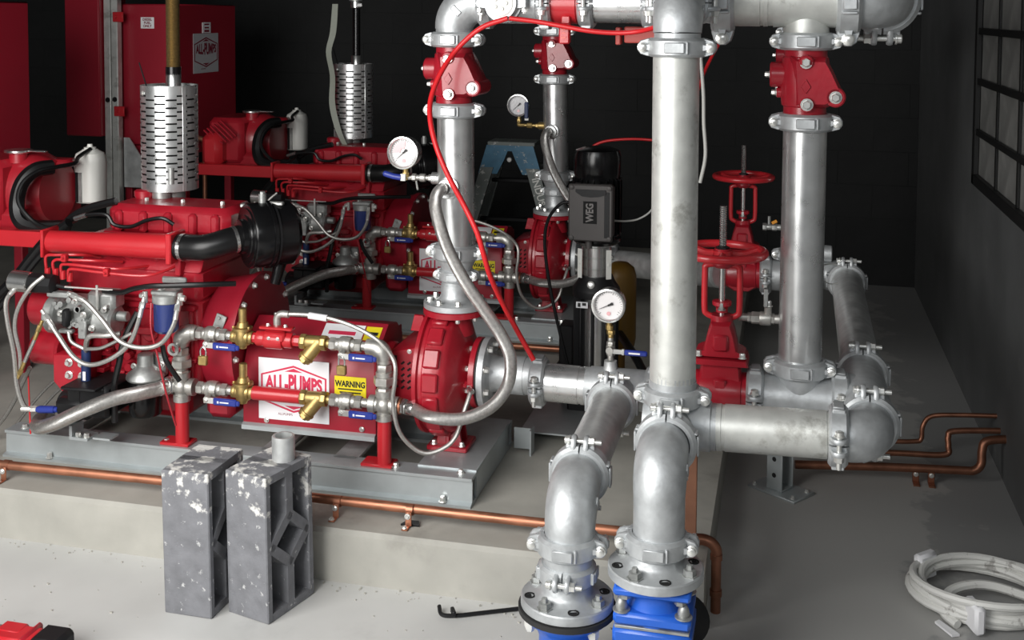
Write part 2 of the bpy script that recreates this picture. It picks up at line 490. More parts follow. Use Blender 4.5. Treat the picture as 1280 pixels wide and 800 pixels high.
for zz in zs: child('crossbar', hb, win, (0.004, 0, zz - wc.z))
yb = [y1 - .03] + ys + [y0 + .03]; zb = [z0 + .03] + zs + [z1 - .03]
for i in range(5):
    for k in range(6):
        dy, dz = yb[i] - yb[i + 1], zb[k + 1] - zb[k]
        child('pane', MB().box((0, 0, 0), (0.006, dy - .004, dz - .004), .001).mesh('pane', PANE), win,
              (0.018 + random.uniform(0, .004), (yb[i] + yb[i + 1]) / 2 - wc.y, (zb[k] + zb[k + 1]) / 2 - wc.z))

# raised plinth the pump sets stand on
PX, PY, PZ = -0.187, 2.92, 0.15
p = MB()
p.prism([(PY, 0), (PY + .001, PZ - .012), (PY + .012, PZ), (BY - .01, PZ), (BY - .01, 0)], (-5.95, 0, 0), Y, Z, (PX + 5.95, 0, 0))
struct(p, PLIN, 'raised_plinth', (-2, PY, 0), 'raised pale concrete plinth under the pump sets')

# ================================================================ pipe fittings
OD = 0.114; RP = OD / 2
_c = {}
def coupling(s=1.0, pad=True):
    """two-piece grooved clamp: halves, lugs, two track bolts; pipe axis Z, lugs on +-X, bolts along Y"""
    key = ('cpl', s)
    if key in _c: return _c[key]
    t = T(); hh = 0.023
    sect = [(-hh, .0572), (-hh, .066), (-hh * .72, .0735), (hh * .72, .0735), (hh, .066), (hh, .0572)]
    for sg in (-1, 1):
        m = MB()
        m.ring((0, 0, 0), Z, V((0, sg, 0)), sect, -pi / 2 + .03, pi / 2 - .03, 18)
        for sx in (-1, 1):
            poly = [(.052, -.021), (.070, -.022), (.088, -.0165), (.0955, -.006), (.0955, .006), (.088, .0165), (.070, .022), (.052, .021)]
            m.prism([(a * sx, b) for a, b in poly], (0, sg * .0095, 0), X, Z, (0, sg * .0115, 0), .003)
            m.prism([(.050, -.011), (.078, -.006), (.078, .006), (.050, .011)] if sx > 0 else [(-.050, -.011), (-.078, -.006), (-.078, .006), (-.050, .011)],
                    (0, sg * .019, 0), X, Z, (0, sg * .016, 0), .003)
        m.box((0, sg * .0745, 0), (.048, .006, .026), .002)
        m.box((.030, sg * .068, 0), (.006, .012, .030), .002)
        h = t.part('housing', m, GALVC)
    for sx in (-1, 1):
        b = MB()
        b.lathe((sx * .0815, -.040, 0), Y, [(0, .006), (.002, .0098), (.010, .0098), (.011, .0125), (.014, .0125)], 14)
        b.cyl((sx * .0815, -.03, 0), (sx * .0815, .052, 0), .0062, n=10)
        t.part('track_bolt', b, BOLT)
        t.part('nut', MB().lathe((sx * .0815, .021, 0), Y, [(0, .013), (.003, .013), (.0032, .0115), (.013, .0115), (.0145, .009)], 6), BOLT)
    _c[key] = t
    return t

def clamp(label, loc, z=Z, x=X, s=1.0, group=None):
    return place(coupling(), 'pipe_coupling', label, 'pipe coupling', at(loc, z, x, s), group)

def pipe(label, p0, p1, r=RP, m=None, extra=None, name='steel_pipe', cat='pipe', group=None):
    p0 = V(p0); p1 = V(p1); c = (p0 + p1) / 2; d = p1 - p0; l = d.length
    mb = MB().lathe(p0, d, [(0, r - .006), (0, r), (.012, r), (.0125, r - .002), (.02, r - .002), (.0205, r), (l - .0205, r), (l - .02, r - .002), (l - .0125, r - .002), (l - .012, r), (l, r), (l, r - .006)], 40)
    if extra: mb.merge(extra)
    return one(mb, m or GALV, name, label, cat, c, group)

def elbow(label, loc, z, x, la=.1, lb=.1, r=None, m=None, R=RP, name='pipe_elbow'):
    """port A opens along -z at distance la, port B along +x at distance lb; loc is the corner"""
    r = r or min(la, lb) - .022
    pts = [V((0, 0, -la)), V((0, 0, -la + .012)), V((0, 0, -la + .012)), V((0, 0, -r))]; rs = [R, R, R + .002, R + .002]
    for k in range(1, 13):
        a = pi / 2 * k / 12
        pts.append(V((r - r * cos(a), 0, -r + r * sin(a)))); rs.append(R + .002 + .003 * sin(2 * a))
    pts += [V((lb - .012, 0, 0)), V((lb - .0119, 0, 0)), V((lb, 0, 0))]; rs += [R + .002, R, R]
    mb = MB().tube(pts, rs, 32, raw=True)
    if m is None: mb.box((r * .30 , -R - .004, -r * .30), (.034, .006, .018), .002, Mx.Rotation(pi / 4, 3, 'Y'))
    t = T(); t.part(None, mb, m or GALVC); t.parts[0][1].name = name
    return place(t, name, label, 'elbow', at(loc, z, x))

def tee(label, loc, run, br, l=.1, lb=.1, l2=None, m=None, R=RP, br2=None, name='pipe_tee'):
    """run pipe along `run` (l one way, l2 the other), branch lb along br"""
    l2 = l if l2 is None else l2; loc = V(loc); run = V(run); br = V(br)
    q = R + .004
    mb = MB().lathe(loc - run * l2, run, [(0, R), (.014, R), (.0141, q), (l + l2 - .0141, q), (l + l2 - .014, R), (l + l2, R)], 32)
    for b in ([br] + ([V(br2)] if br2 is not None else [])):
        mb.lathe(loc, b, [(0, RP - .004), (R * .95, RP + .001), (R * 1.25, RP + .003), (lb - .014, RP + .002), (lb - .0139, RP), (lb, RP)], 32)
    return one(mb, m or GALVC, name, label, 'pipe tee', loc)

def check_valve():
    if 'chk' in _c: return _c['chk']
    t = T(); m = MB()
    m.lathe((0, 0, -.086), Z, [(0, .056), (.020, .056), (.024, .061), (.05, .064), (.09, .066), (.125, .063), (.15, .060), (.154, .056), (.172, .056)], 32)
    m.prism([(-.04, .07), (.050, .068), (.068, .036), (.094, -.020), (.096, -.048), (.05, -.066), (-.03, -.066)], (0, -.066, 0), X, Z, (0, .132, 0), .020)
    m.cyl((.076, -.066, -.036), (.076, .066, -.036), .026, n=20, bev=.004)
    m.cyl((-.04, 0, .018), (-.092, 0, .018), .034, n=20, bev=.004)
    m.cyl((-.04, 0, -.03), (-.074, 0, -.03), .014, n=12, bev=.002)
    t.part('valve_body', m, REDC)
    t.part('boss', MB().cyl((0, -.05, .056), (0, -.075, .054), .019, n=14, bev=.003), REDC)
    t.part('boss', MB().cyl((.004, -.05, -.058), (.004, -.073, -.056), .019, n=14, bev=.003), REDC)
    t.part('cast_emblem', MB().prism([(-.014, -.008), (.0, -.026), (.012, -.008), (0, .012)], (.002, -.064, -.002), X, Z, (0, -.006, 0), .002), REDC)
    for p, ax in (((0, -.073, .054), (0, -1, 0)), ((.004, -.073, -.056), (0, -1, 0)), ((.076, -.066, -.036), (0, -1, 0))):
        t.part('bolt', MB().bolt(p, ax, .0115, .012), BOLT)
    for p in ((-.092, 0, .018), (-.074, 0, -.03)):
        t.part('bolt', MB().bolt(p, (-1, 0, 0), .0075, .012), BOLT)
    _c['chk'] = t
    return t

def gauge(kind=0):
    """dial faces -Y, spigot downwards; origin at the centre of the dial"""
    key = ('gauge', kind)
    if key in _c: return _c[key]
    t = T(); r = .052
    t.part('case', MB().lathe((0, 0.036, 0), -Y, [(0, r - .01), (.004, r - .004), (.030, r - .004)], 36), STEEL)
    t.part('bezel', MB().ring((0, 0, 0), -Y, X, [(0, r), (0, r - .009), (.010, r - .009), (.014, r - .006), (.013, r - .001), (.008, r)], 0, 2 * pi, 40), STEEL)
    d = t.part('dial', MB().lathe((0, 0.004, 0), -Y, [(0, r - .008), (.003, r - .008)], 36), DIALG if kind == 2 else DIAL)
    if kind == 0:
        t.part('warning_zone', MB().ring((0, -.0002, 0), -Y, Z, [(0, .012), (0, .036), (.0012, .036), (.0012, .012)], rad(-10), rad(95), 14), DIALP, d)
    mk = MB()
    for k in range(27):
        a = rad(225 - 270 * k / 26); l = .007 if k % 5 == 0 else .004
        c = V((cos(a), 0, sin(a))); q = c.cross(Y)
        o = V((0, -.0004, 0)) + c * (.0405 - l / 2)
        mk.prism([(-l / 2, -.0005), (l / 2, -.0005), (l / 2, .0005), (-l / 2, .0005)], o, c, q, (0, -.0006, 0))
    t.part('scale_marks', mk, INKK, d)
    a = rad(205 if kind == 1 else 222)
    c = V((cos(a), 0, sin(a))); q = c.cross(Y)
    t.part('needle', MB().prism([(-.014, -.0035), (-.011, -.0045), (0, -.0012), (.032, -.0005), (.032, .0005), (0, .0012), (-.011, .0045), (-.014, .0035)], (0, -.003, 0), c, q, (0, -.001, 0)).cyl((0, -.001, 0), (0, -.006, 0), .003, n=10), INKK, d)
    t.part('badge', MB().lathe((0, -.0005, -.026), -Y, [(0, .0062), (.0006, .0062)], 16), DIALP, d)
    t.part('spigot', MB().cyl((0, .015, -.045), (0, .015, -.066), .009, n=12).lathe((0, .015, -.064), -Z, [(0, .011), (.014, .011), (.0142, .007), (.024, .007)], 6), BRASS)
    _c[key] = t
    return t

def hexes(m, p, ax, seq):
    """run of turned and hexagon sections: (length, radius, sides)"""
    ax = V(ax).normalized(); h = V(p)
    for l, r, n in seq:
        m.lathe(h, ax, [(0, r * .94), (l * .12, r), (l * .88, r), (l, r * .94)], n); h = h + ax * l
    return m

def ball_valve(small=False):
    """run along X, stem towards -Y and down, lever pointing +X"""
    key = ('bv', small)
    if key in _c: return _c[key]
    t = T(); k = 1.0
    m = hexes(MB(), (-.052, 0, 0), X, [(.020, .021, 6), (.014, .019, 16), (.036, .026, 18), (.014, .019, 16), (.020, .021, 6), (.020, .014, 12)])
    m.ball((0, 0, 0), .027, 14)
    m.cyl((0, -.015, -.008), (0, -.040, -.020), .010, n=12)
    t.part('valve_body', m, CAST)
    l = t.part('lever', MB().box((.012, -.044, -.0225), (.040, .004, .018), .001), BOLT)
    t.part('stem_nut', MB().bolt((0, -.041, -.021), (0, -1, -.35), .0075, .008), BOLT, l)
    g = MB().box((.066, -.0445, -.0235), (.082, .0095, .0235), .004)
    g.box((.110, -.0445, -.0245), (.014, .008, .017), .004)
    t.part('lever_grip', g, BLUEH, l, 'blue vinyl grip')
    t.part('lettering', MB().box((.066, -.0496, -.0235), (.030, .0006, .004)).box((.044, -.0496, -.0235), (.006, .0006, .007)), WHITE, l)
    _c[key] = t
    return t

def padlock():
    if 'lock' in _c: return _c['lock']
    t = T()
    t.part('lock_body', MB().box((0, 0, -.028), (.030, .015, .030), .003), BRASS)
    t.part('shackle', MB().tube([(-.009, 0, -.014), (-.009, 0, .004), (0, 0, .014), (.009, 0, .004), (.009, 0, -.014)], .0028, 8), STEEL)
    _c['lock'] = t
    return t

def strainer():
    if 'strn' in _c: return _c['strn']
    t = T(); m = MB()
    hexes(m, (-.042, 0, 0), X, [(.018, .024, 8), (.048, .021, 18), (.018, .024, 8), (.016, .014, 12)])
    m.cyl((.016, 0, 0), (-.018, -.014, -.044), .022, n=18)
    t.part('strainer_body', m, BRASS)
    d = V((-.034, -.014, -.044)).normalized(); p = V((-.016, -.013, -.040))
    t.part('cap', hexes(MB(), p, d, [(.008, .025, 18), (.010, .022, 8), (.006, .013, 8)]), BRASS)
    _c['strn'] = t
    return t

def brass_valve():
    """pressure relief body with a tall adjusting spindle"""
    if 'prv' in _c: return _c['prv']
    t = T(); m = MB()
    hexes(m, (-.036, 0, 0), X, [(.014, .021, 8), (.044, .023, 18), (.014, .021, 8)])
    m.lathe((0, 0, -.036), Z, [(0, .012), (.010, .014), (.012, .022), (.036, .027), (.056, .024), (.058, .031), (.066, .031), (.068, .020), (.082, .016)], 18)
    t.part('valve_body', m, BRASS)
    t.part('spindle', MB().cyl((0, 0, .044), (0, 0, .090), .0125, n=12, bev=.002), BRASS)
    b = MB()
    for sx in (-1, 1): b.bolt((sx * .026, -.012, .028), Z, .004, .006)
    t.part('cover_screws', b, BRASS)
    _c['prv'] = t
    return t

def union_joint():
    if 'union' in _c: return _c['union']
    t = T(); m = MB()
    hexes(m, (0, 0, -.066), Z, [(.014, .020, 16), (.020, .023, 6), (.012, .019, 16), (.022, .032, 6), (.016, .026, 16), (.022, .024, 6), (.026, .019, 16)])
    t.part('union_body', m, CAST)
    t.part('union_nut', MB().lathe((0, 0, -.022), Z, [(0, .031), (.003, .034), (.022, .034), (.025, .031)], 6), CAST)
    _c['union'] = t
    return t

def bolts_on(c, ax, r, n, br=.008, h=.009, ph=0.0, hint=None, test=None):
    """list of single bolts on a pitch circle"""
    ax, x, y = perp(ax, hint); out = []
    for k in range(n):
        a = 2 * pi * k / n + ph
        out.append(MB().bolt(V(c) + (x * cos(a) + y * sin(a)) * r, ax, br, h))
    return out

def flange_adaptor():
    if 'fl' in _c: return _c['fl']
    t = T(); m = MB()
    m.lathe((0, 0, 0), Z, [(0, .104), (.003, .110), (.021, .110), (.024, .107), (.0245, .080), (.027, .076), (.031, .066), (.040, .060), (.075, .057), (.082, .057)], 48)
    t.part('flange', m, GALVC)
    for k in range(4):
        a = pi / 4 + k * pi / 2 + .35
        c = V((cos(a) * .089, sin(a) * .089, .0235))
        t.part('flange_bolt', MB().lathe(c, Z, [(0, .019), (.003, .019), (.0032, .0145), (.016, .0145), (.017, .008), (.026, .007), (.027, .004)], 6), ALU)
    for k in range(4):
        a = k * pi / 2 + .35
        c = V((cos(a) * .089, sin(a) * .089, .0238))
        t.part('bolt_hole', MB().ring(c, Z, X, [(0, .009), (.002, .009), (.002, .0135), (0, .0135)], 0, 2 * pi, 14).lathe(c, Z, [(0, .0085), (.0006, .0085)], 12), DARKH)
    _c['fl'] = t
    return t

# ================================================================ pipework beside the plinth
G_CPL = 'grooved pipe couplings'
# --- centre riser, front header and the two inlets with blue valves
MX, MY, MZ = -0.264, 2.80, 0.588
pipe('thick mottled galvanised riser pipe standing in the middle, nearest the lens', (MX, MY, MZ + .075), (MX - .002, MY, 1.535), m=GALVM)
clamp('coupling at the foot of the thick middle riser, above the front header', (MX, MY, MZ + .072))
clamp('coupling at the top of the thick middle riser, under its bend', (MX, MY, 1.526))
elbow('bend at the top of the thick middle riser turning back to the wall', (MX, MY, 1.636), Z, Y, .087, .11, .075)
tee('cross fitting at the foot of the thick middle riser', (MX, MY, MZ), X, -Y, .11, .125, .07, br2=Z)
pipe('front galvanised header pipe running low to the side wall', (MX + .11, MY, MZ), (.128, MY, .594), m=GALVM)
clamp('coupling at the right end of the low front header', (.134, MY, .594), X, -Y)
elbow('rounded bend at the right end of the low front header', (.210, MY, .594), X, Y, .072, .105, .066)
clamp('coupling behind the rounded bend of the low front header', (.213, MY + .112, .592), Y, Z)
tee('tee behind the rounded bend, feeding the side branch', (.218, 3.13, .588), Y, -X, .19, .07, .20)
clamp('coupling on the far side of the side-branch tee, lugs on top', (.222, 3.33, .585), Y, Z)
pipe('long dark floor-level pipe running back along the side wall', (.222, 3.335, .584), (.236, 4.50, .580), m=GALV)
clamp('coupling at the far end of the long pipe along the side wall', (.236, 4.505, .580), Y, Z)
elbow('far bend joining the long side pipe to the rear valve line', (.236, 4.61, .580), Y, -X, .105, .10)

clamp('coupling ring on the front outlet of the cross fitting', (MX, 2.668, MZ), Y, Z)
elbow('right-hand inlet bend above the blue valve', (MX - .004, 2.555, MZ - .002), Z, Y, .19, .108, .085)
clamp('coupling under the right-hand inlet bend, just above its flange', (MX - .008, 2.555, .397))
place(flange_adaptor(), 'flange_adaptor', 'round galvanised flange sitting on the blue valve body', 'pipe flange', at((MX - .010, 2.555, .320), Z, X))

LX, LZ = -0.477, 0.478
tee('suction tee with its branch coming towards the lens', (LX, 3.35, LZ), X, -Y, .10, .135)
clamp('coupling ring on the branch of the suction tee', (LX, 3.208, LZ), Y, Z)
pipe('short galvanised inlet pipe between the suction tee and left inlet bend', (LX, 3.205, LZ), (LX, 2.702, LZ))
clamp('coupling ring behind the left inlet bend', (LX, 2.698, LZ), Y, Z)
elbow('left-hand inlet bend turning down in front of the plinth', (LX - .002, 2.575, LZ), Z, Y, .118, .118, .092)
clamp('coupling directly under the left inlet bend', (LX - .006, 2.575, .360))
pipe('short stub between the two stacked couplings of the left inlet', (LX - .006, 2.575, .255), (LX - .006, 2.575, .360), m=GALVC)
clamp('lower of the two stacked couplings on the left inlet, bolt facing the lens', (LX - .007, 2.575, .292), Z, -Y, .93)
place(flange_adaptor(), 'flange_adaptor', 'round galvanised flange of the left inlet with black gasket below', 'pipe flange', at((LX - .007, 2.575, .212), Z, X))
one(MB().lathe((LX - .007, 2.575, .200), Z, [(0, .116), (.012, .116)], 40), GASK, 'gasket', 'black rubber gasket under the left inlet flange', 'gasket', (LX - .007, 2.575, .20))

def blue_valve(c, top, label, boxy=True):
    cx, cy = c; t = T((cx, cy, 0)); m = MB()
    m.box((cx, cy, top - .010), (.174, .166, .020), .006)
    m.lathe((cx, cy, top - .125), Z, [(0, .07), (.05, .07), (.066, .065), (.082, .060), (.092, .060), (.104, .066), (.112, .08)], 32)
    if boxy:
        m.box((cx, cy, top - .076), (.176, .150, .030), .008)
    t.part('valve_body', m, BLUEV)
    t.part('body_gasket', MB().box((cx, cy, top - .0945), (.168, .146, .007), .001), ALU)
    t.part('lower_body', MB().box((cx, cy, top - .118), (.178, .152, .040), .008).lathe((cx, cy, .02), Z, [(0, .07), (top - .15, .07)], 28).lathe((cx, cy, 0), Z, [(0, .108), (.022, .108)], 36), BLUEV)
    b = MB().lathe((0, 0, 0), Z, [(0, .020), (.003, .020), (.004, .0125), (.010, .014), (.020, .012), (.028, .008), (.030, .004)], 14)
    t.copies('cap_bolt', b, ALU, [(cx + sx * .070, cy + sy * .058, top - .062) for sx in (-1, 1) for sy in (-1, 1)])
    b2 = MB().lathe((0, 0, 0), -Z, [(0, .013), (.012, .013), (.014, .008)], 6)
    t.copies('under_bolt', b2, ALU, [(cx + sx * .062, cy - .06, top - .0195) for sx in (-1, 1)])
    place(t, 'blue_valve', label, 'valve')
blue_valve((MX - .010, 2.555), .319, 'blue painted gate valve under the right inlet flange')
one(MB().lathe((-.222, 2.70, .145), V((.25, -.95, .1)), [(0, .056), (.004, .062), (.02, .062), (.026, .05), (.03, .02)], 28), BLACK, 'valve_cap', 'black round cap behind the blue valve with square bolted body', 'cap', (-.222, 2.70, .145))
def blue_cone(c, top, label):
    cx, cy = c; t = T((cx, cy, 0))
    t.part('valve_body', MB().lathe((cx, cy, 0), Z, [(0, .10), (.025, .10), (.03, .07), (top - .06, .066), (top - .03, .078), (top - .012, .102), (top, .106)], 40), BLUEV)
    b2 = MB().lathe((0, 0, 0), -Z, [(0, .0135), (.014, .0135), (.024, .009)], 6)
    t.copies('under_bolt', b2, WHITEP, [(cx + cos(a) * .095, cy + sin(a) * .095, top - .010) for a in (rad(-145), rad(-40), rad(40), rad(140))])
    place(t, 'blue_valve', label, 'valve')
blue_cone((LX - .007, 2.575), .1995, 'blue painted valve neck under the black gasket of the left inlet')
# black disc of the suction tee on the far side, and rust brown upright
one(MB().box((-.226, 2.955, .32), (.030, .012, .34), .002), RUST, 'upright_bar', 'rust brown flat bar standing on the plinth corner behind the inlets', 'steel bar', (-.226, 2.955, .15))

# --- suction pipe of the front set
clamp('coupling between the suction reducer and the shiny suction pipe', (-.722, 3.35, LZ + .002), X, -Y)
sock = MB().lathe((-.503, 3.35, LZ + .05), Z, [(0, .024), (.012, .021), (.030, .019), (.034, .019)], 20)
pipe('shiny horizontal suction pipe of the front pump with a socket on top', (-.720, 3.35, LZ + .002), (LX - .10, 3.35, LZ), m=GALVS)
one(sock, GALV, 'threaded_socket', 'small threaded socket on the suction pipe under the pressure dial', 'pipe socket', (-.503, 3.35, .53))
clamp('coupling at the far end of the suction tee, half behind the middle riser', (LX + .105, 3.35, LZ), X, -Y)
one(MB().lathe((LX + .10, 3.35, LZ), X, [(0, RP), (.03, RP), (.05, .045), (.056, .02)], 30), GALVC, 'pipe_end_cap', 'galvanised end cap closing the suction line behind the middle riser', 'cap', (LX + .12, 3.35, LZ))
t = T((-.503, 3.35, .60)); m = hexes(MB(), (-.503, 3.35, .564), Z, [(.014, .009, 12), (.012, .013, 6), (.018, .014, 14), (.012, .013, 6), (.012, .009, 12)])
m.cyl((-.503, 3.35, .599), (-.503, 3.322, .599), .011, n=14)
t.part('valve_body', m, CAST)
t.part('lever', MB().box((-.480, 3.328, .597), (.05, .004, .014), .001).box((-.462, 3.326, .598), (.008, .008, .018), .001), BOLT)
t.part('lever_grip', MB().box((-.424, 3.326, .597), (.070, .010, .017), .004), BLUEH, None, 'blue vinyl grip')
t.part('lettering', MB().box((-.428, 3.3206, .597), (.034, .0006, .005)), WHITE)
place(t, 'ball_valve', 'small ball valve with blue lever under the suction pressure dial', 'valve')
place(gauge(1), 'pressure_gauge', 'round white pressure dial standing on the shiny suction pipe', 'pressure gauge', at((-.508, 3.335, .735), Z, X))
one(hexes(MB(), (-.503, 3.35, .632), Z, [(.010, .009, 12), (.012, .013, 6), (.014, .008, 12)]), BRASS, 'brass_nipple', 'brass nipple between suction dial and its small ball valve', 'pipe nipple', (-.503, 3.35, .632))

# --- right riser group (also standing behind, at the rear line)
def valve_with_wheel():
    t = T(); m = MB()
    m.lathe((-.079, 0, 0), X, [(0, .056), (.022, .056), (.024, .060), (.05, .064), (.108, .064), (.134, .060), (.136, .056), (.158, .056)], 30)
    m.prism([(-.056, -.05), (-.062, 0), (-.052, .095), (.052, .095), (.062, 0), (.056, -.05), (.03, -.068), (-.03, -.068)], (0, -.042, 0), X, Z, (0, .084, 0), .012)
    m.prism([(-.075, .088), (-.070, .104), (.070, .104), (.075, .088)], (0, -.058, 0), X, Z, (0, .116, 0), .004)
    for sx in (-1, 1): m.cyl((sx * .082, -.012, .035), (sx * .082, .012, .035), .020, n=14, bev=.003)
    m.box((.0, -.052, .02), (.034, .012, .06), .005)
    t.part('valve_body', m, REDC)
    m = MB()
    m.prism([(-.068, .104), (-.066, .116), (-.046, .124), (-.036, .17), (-.026, .20), (.026, .20), (.036, .17), (.046, .124), (.066, .116), (.068, .104)], (0, -.046, 0), X, Z, (0, .092, 0), .010)
    m.box((0, -.048, .148), (.042, .014, .046), .006)
    m.cyl((0, 0, .19), (0, 0, .215), .030, n=18)
    t.part('bonnet', m, REDC)
    for sx in (-1, 1):
        t.part('yoke_arm', MB().tube([(sx * .018, 0, .205), (sx * .040, 0, .214), (sx * .047, 0, .232), (sx * .047, 0, .33), (sx * .044, 0, .348), (sx * .020, 0, .354)], .0085, 10), REDB)
        t.part('bonnet_bolt', MB().bolt((sx * .058, -.045, .110), Z, .008, .012), BOLT)
    t.part('gland', MB().lathe((0, 0, .222), Z, [(0, .016), (.012, .016), (.020, .026), (.030, .026), (.032, .016)], 18), REDC)
    t.part('gland_nut', MB().bolt((0, -.02, .232), Z, .008, .018), ALU)
    t.part('hub', MB().lathe((0, 0, .345), Z, [(0, .020), (.010, .032), (.028, .032), (.040, .022), (.052, .022)], 18), REDC)
    t.part('stem', MB().cyl((0, 0, .20), (0, 0, .385), .0085, n=10).lathe((0, 0, .385), Z, sum([[(i * .006, .0085), (i * .006 + .003, .0105)] for i in range(22)], []), 12), STEEL)
    w = MB()
    ringp = [V((cos(2 * pi * k / 40) * .112, sin(2 * pi * k / 40) * .112, 0)) for k in range(40)]
    w.tube([p + V((0, 0, .388)) for p in ringp], .0115, 10, closed=True, raw=True)
    for k in range(3):
        a = 2 * pi * k / 3 + .5; d = V((cos(a), sin(a), 0)); e = d.cross(Z)
        w.tube([d * .02 + V((0, 0, .382)), d * .06 + V((0, 0, .378)), d * .110 + V((0, 0, .388))], .010, 8)
    w.cyl((0, 0, .368), (0, 0, .392), .026, n=18)
    t.part('handwheel', w, REDB)
    t.part('wheel_nut', MB().lathe((0, 0, .392), Z, [(0, .018), (.010, .018), (.011, .013)], 6), BLACK)
    return t

REC = []
RX, RY, RZ = 0.046, 3.12, 0.572
place(valve_with_wheel(), 'gate_valve', 'red gate valve with handwheel and rising stem on the {s} valve line', 'valve', at((-.163, RY, RZ), Z, X))
clamp('coupling joining the red gate valve and riser tee on the {s} valve line', (-.070, RY, RZ), X, -Y)
tee('tee at the foot of the shiny riser on the {s} valve line', (RX, RY, RZ), X, Z, .10, .085, .112)
clamp('coupling at the foot of the shiny riser on the {s} valve line', (RX, RY, RZ + .086))
pipe('tall shiny galvanised riser pipe of the {s} valve line', (RX, RY, RZ + .088), (RX + .002, RY, 1.318), m=GALVS)
clamp('coupling under the red check valve of the {s} valve line', (RX + .002, RY, 1.322))
place(check_valve(), 'check_valve', 'red check valve above the shiny riser of the {s} valve line', 'valve', at((RX, RY, 1.429), Z, X))
clamp('coupling above the red check valve of the {s} valve line', (RX, RY, 1.537))
HZ, HR = 1.653, .078
tee('overhead tee above the check valve of the {s} valve line', (RX, RY, HZ), X, -Z, .095, .112, .10, m=GALVM, R=HR - .002)
rec_right = REC; REC = None
replay(rec_right, Mx.Translation((.0, 1.466, 0)))
clamp('coupling between the riser tee and side-branch tee, low on the right', (.152, RY, .578), X, -Y)
# overhead line on the right
pipe('mottled overhead header pipe between middle riser and right check valve', (-.17, RY, HZ), (RX - .10, RY, HZ), r=HR, m=GALVM)
clamp('overhead coupling beside the bend of the thick middle riser, lug hanging down', (-.172, RY, HZ), X, -Z, 1.34)
tee('overhead tee behind the bend of the thick middle riser, right branch', (MX, RY, 1.640), Y, X, .12, .09, .19)
clamp('overhead coupling ring behind the bend of the thick middle riser', (MX, 2.925, 1.636), Y, X)
clamp('overhead coupling at the right end of the overhead header', (.152, RY, HZ), X, -Z, 1.34)
elbow('overhead bend at the right end turning back along the side wall', (.246, RY, HZ), X, Y, .092, .105, .080, R=HR - .002)
clamp('coupling behind the overhead right bend, bolt hanging below', (.246, RY + .115, HZ), Y, -Z, 1.34)
pipe('overhead pipe running back along the side wall to the rear line', (.246, RY + .12, HZ), (.246, 4.48, HZ), r=HR)
elbow('far overhead bend joining the rear valve line', (.246, 4.586, HZ), Y, -X, .105, .105, R=HR - .002)
# overhead line on the left
tee('overhead tee behind the middle riser, branch to the pump discharge', (MX, 3.35, 1.636), Y, -X, .10, .09, .11)
clamp('overhead coupling just left of the middle riser bend', (-.395, 3.35, 1.636), X, -Y)
pipe('shiny overhead discharge pipe left of the middle riser', (-.575, 3.35, 1.636), (MX - .10, 3.35, 1.636), m=GALVS)
clamp('overhead coupling on the right side of the red sleeve', (-.583, 3.35, 1.636), X, -Y)
t = T((-.645, 3.35, 1.636)); m = MB()
m.lathe((-.69, 3.35, 1.636), X, [(0, .056), (.012, .056), (.0125, .061), (.078, .061), (.0785, .056), (.09, .056)], 32)
t.part('sleeve', m, REDB)
t.part('junction_box', MB().box((-.640, 3.292, 1.548), (.032, .03, .062), .004).box((-.640, 3.31, 1.585), (.026, .026, .03), .003), REDB)
t.part('lettering', MB().box((-.641, 3.2762, 1.560), (.012, .0008, .006)).box((-.641, 3.2762, 1.549), (.010, .0008, .004)).box((-.641, 3.2762, 1.536), (.014, .0008, .006)), PINK, 1)
place(t, 'flow_switch', 'bright red flow switch sleeve on the overhead discharge pipe', 'flow switch')
clamp('overhead coupling on the left side of the red sleeve', (-.709, 3.35, 1.636), X, -Y)
tee('overhead tee with a capped outlet facing the lens', (-.825, 3.35, 1.636), X, -Y, .12, .075, .10)
t = T((-.825, 3.27, 1.636)); m = MB()
m.ring((-.825, 3.262, 1.636), Y, X, [(-.02, .035), (-.02, .048), (.016, .052), (.016, .035)], 0, 2 * pi, 30)
for sx in (-1, 1): m.prism([(sx * .04, -.017), (sx * .075, -.013), (sx * .075, .013), (sx * .04, .017)], (-.825, 3.255, 1.636), X, Z, (0, .022, 0), .003)
t.part('clamp_ring', m, GALVC)
m = MB().lathe((-.825, 3.262, 1.636), -Y, [(0, .042), (.018, .042), (.022, .038)], 28)
for k in range(5): m.cyl(V((-.825, 3.240, 1.636)) + V((cos(k * 1.257), 0, sin(k * 1.257))) * .018, V((-.825, 3.236, 1.636)) + V((cos(k * 1.257), 0, sin(k * 1.257))) * .018, .006, n=8)
t.part('cap', m, WHITEP)
for sx in (-1, 1): t.part('clamp_bolt', MB().cyl((-.825 + sx * .068, 3.262, 1.606), (-.825 + sx * .068, 3.262, 1.666), .005, n=10).bolt((-.825 + sx * .068, 3.262, 1.652), Z, .009, .009).bolt((-.825 + sx * .068, 3.262, 1.620), -Z, .009, .009), BOLT)
place(t, 'capped_outlet', 'round white capped outlet on the overhead tee above the red cords', 'pipe cap')
# salmon red junction box hanging behind the red cord
t = T((-.46, 3.62, 1.55))
t.part('box_body', MB().box((-.455, 3.62, 1.540), (.105, .05, .052), .004), PINK)
t.part('box_lid', MB().box((-.527, 3.62, 1.536), (.016, .055, .056), .003), PINK)
t.part('hanger', MB().box((-.46, 3.63, 1.605), (.02, .006, .09)).box((-.46, 3.515, 1.647), (.02, .236, .006)), BLACK)
place(t, 'junction_box', 'salmon red box hanging behind the red cord by the middle riser', 'junction box')

# ================================================================ pump set (front one, copied to the rear)
REC = []
AX, AZ = 3.36, 0.490           # pump shaft line: y, z
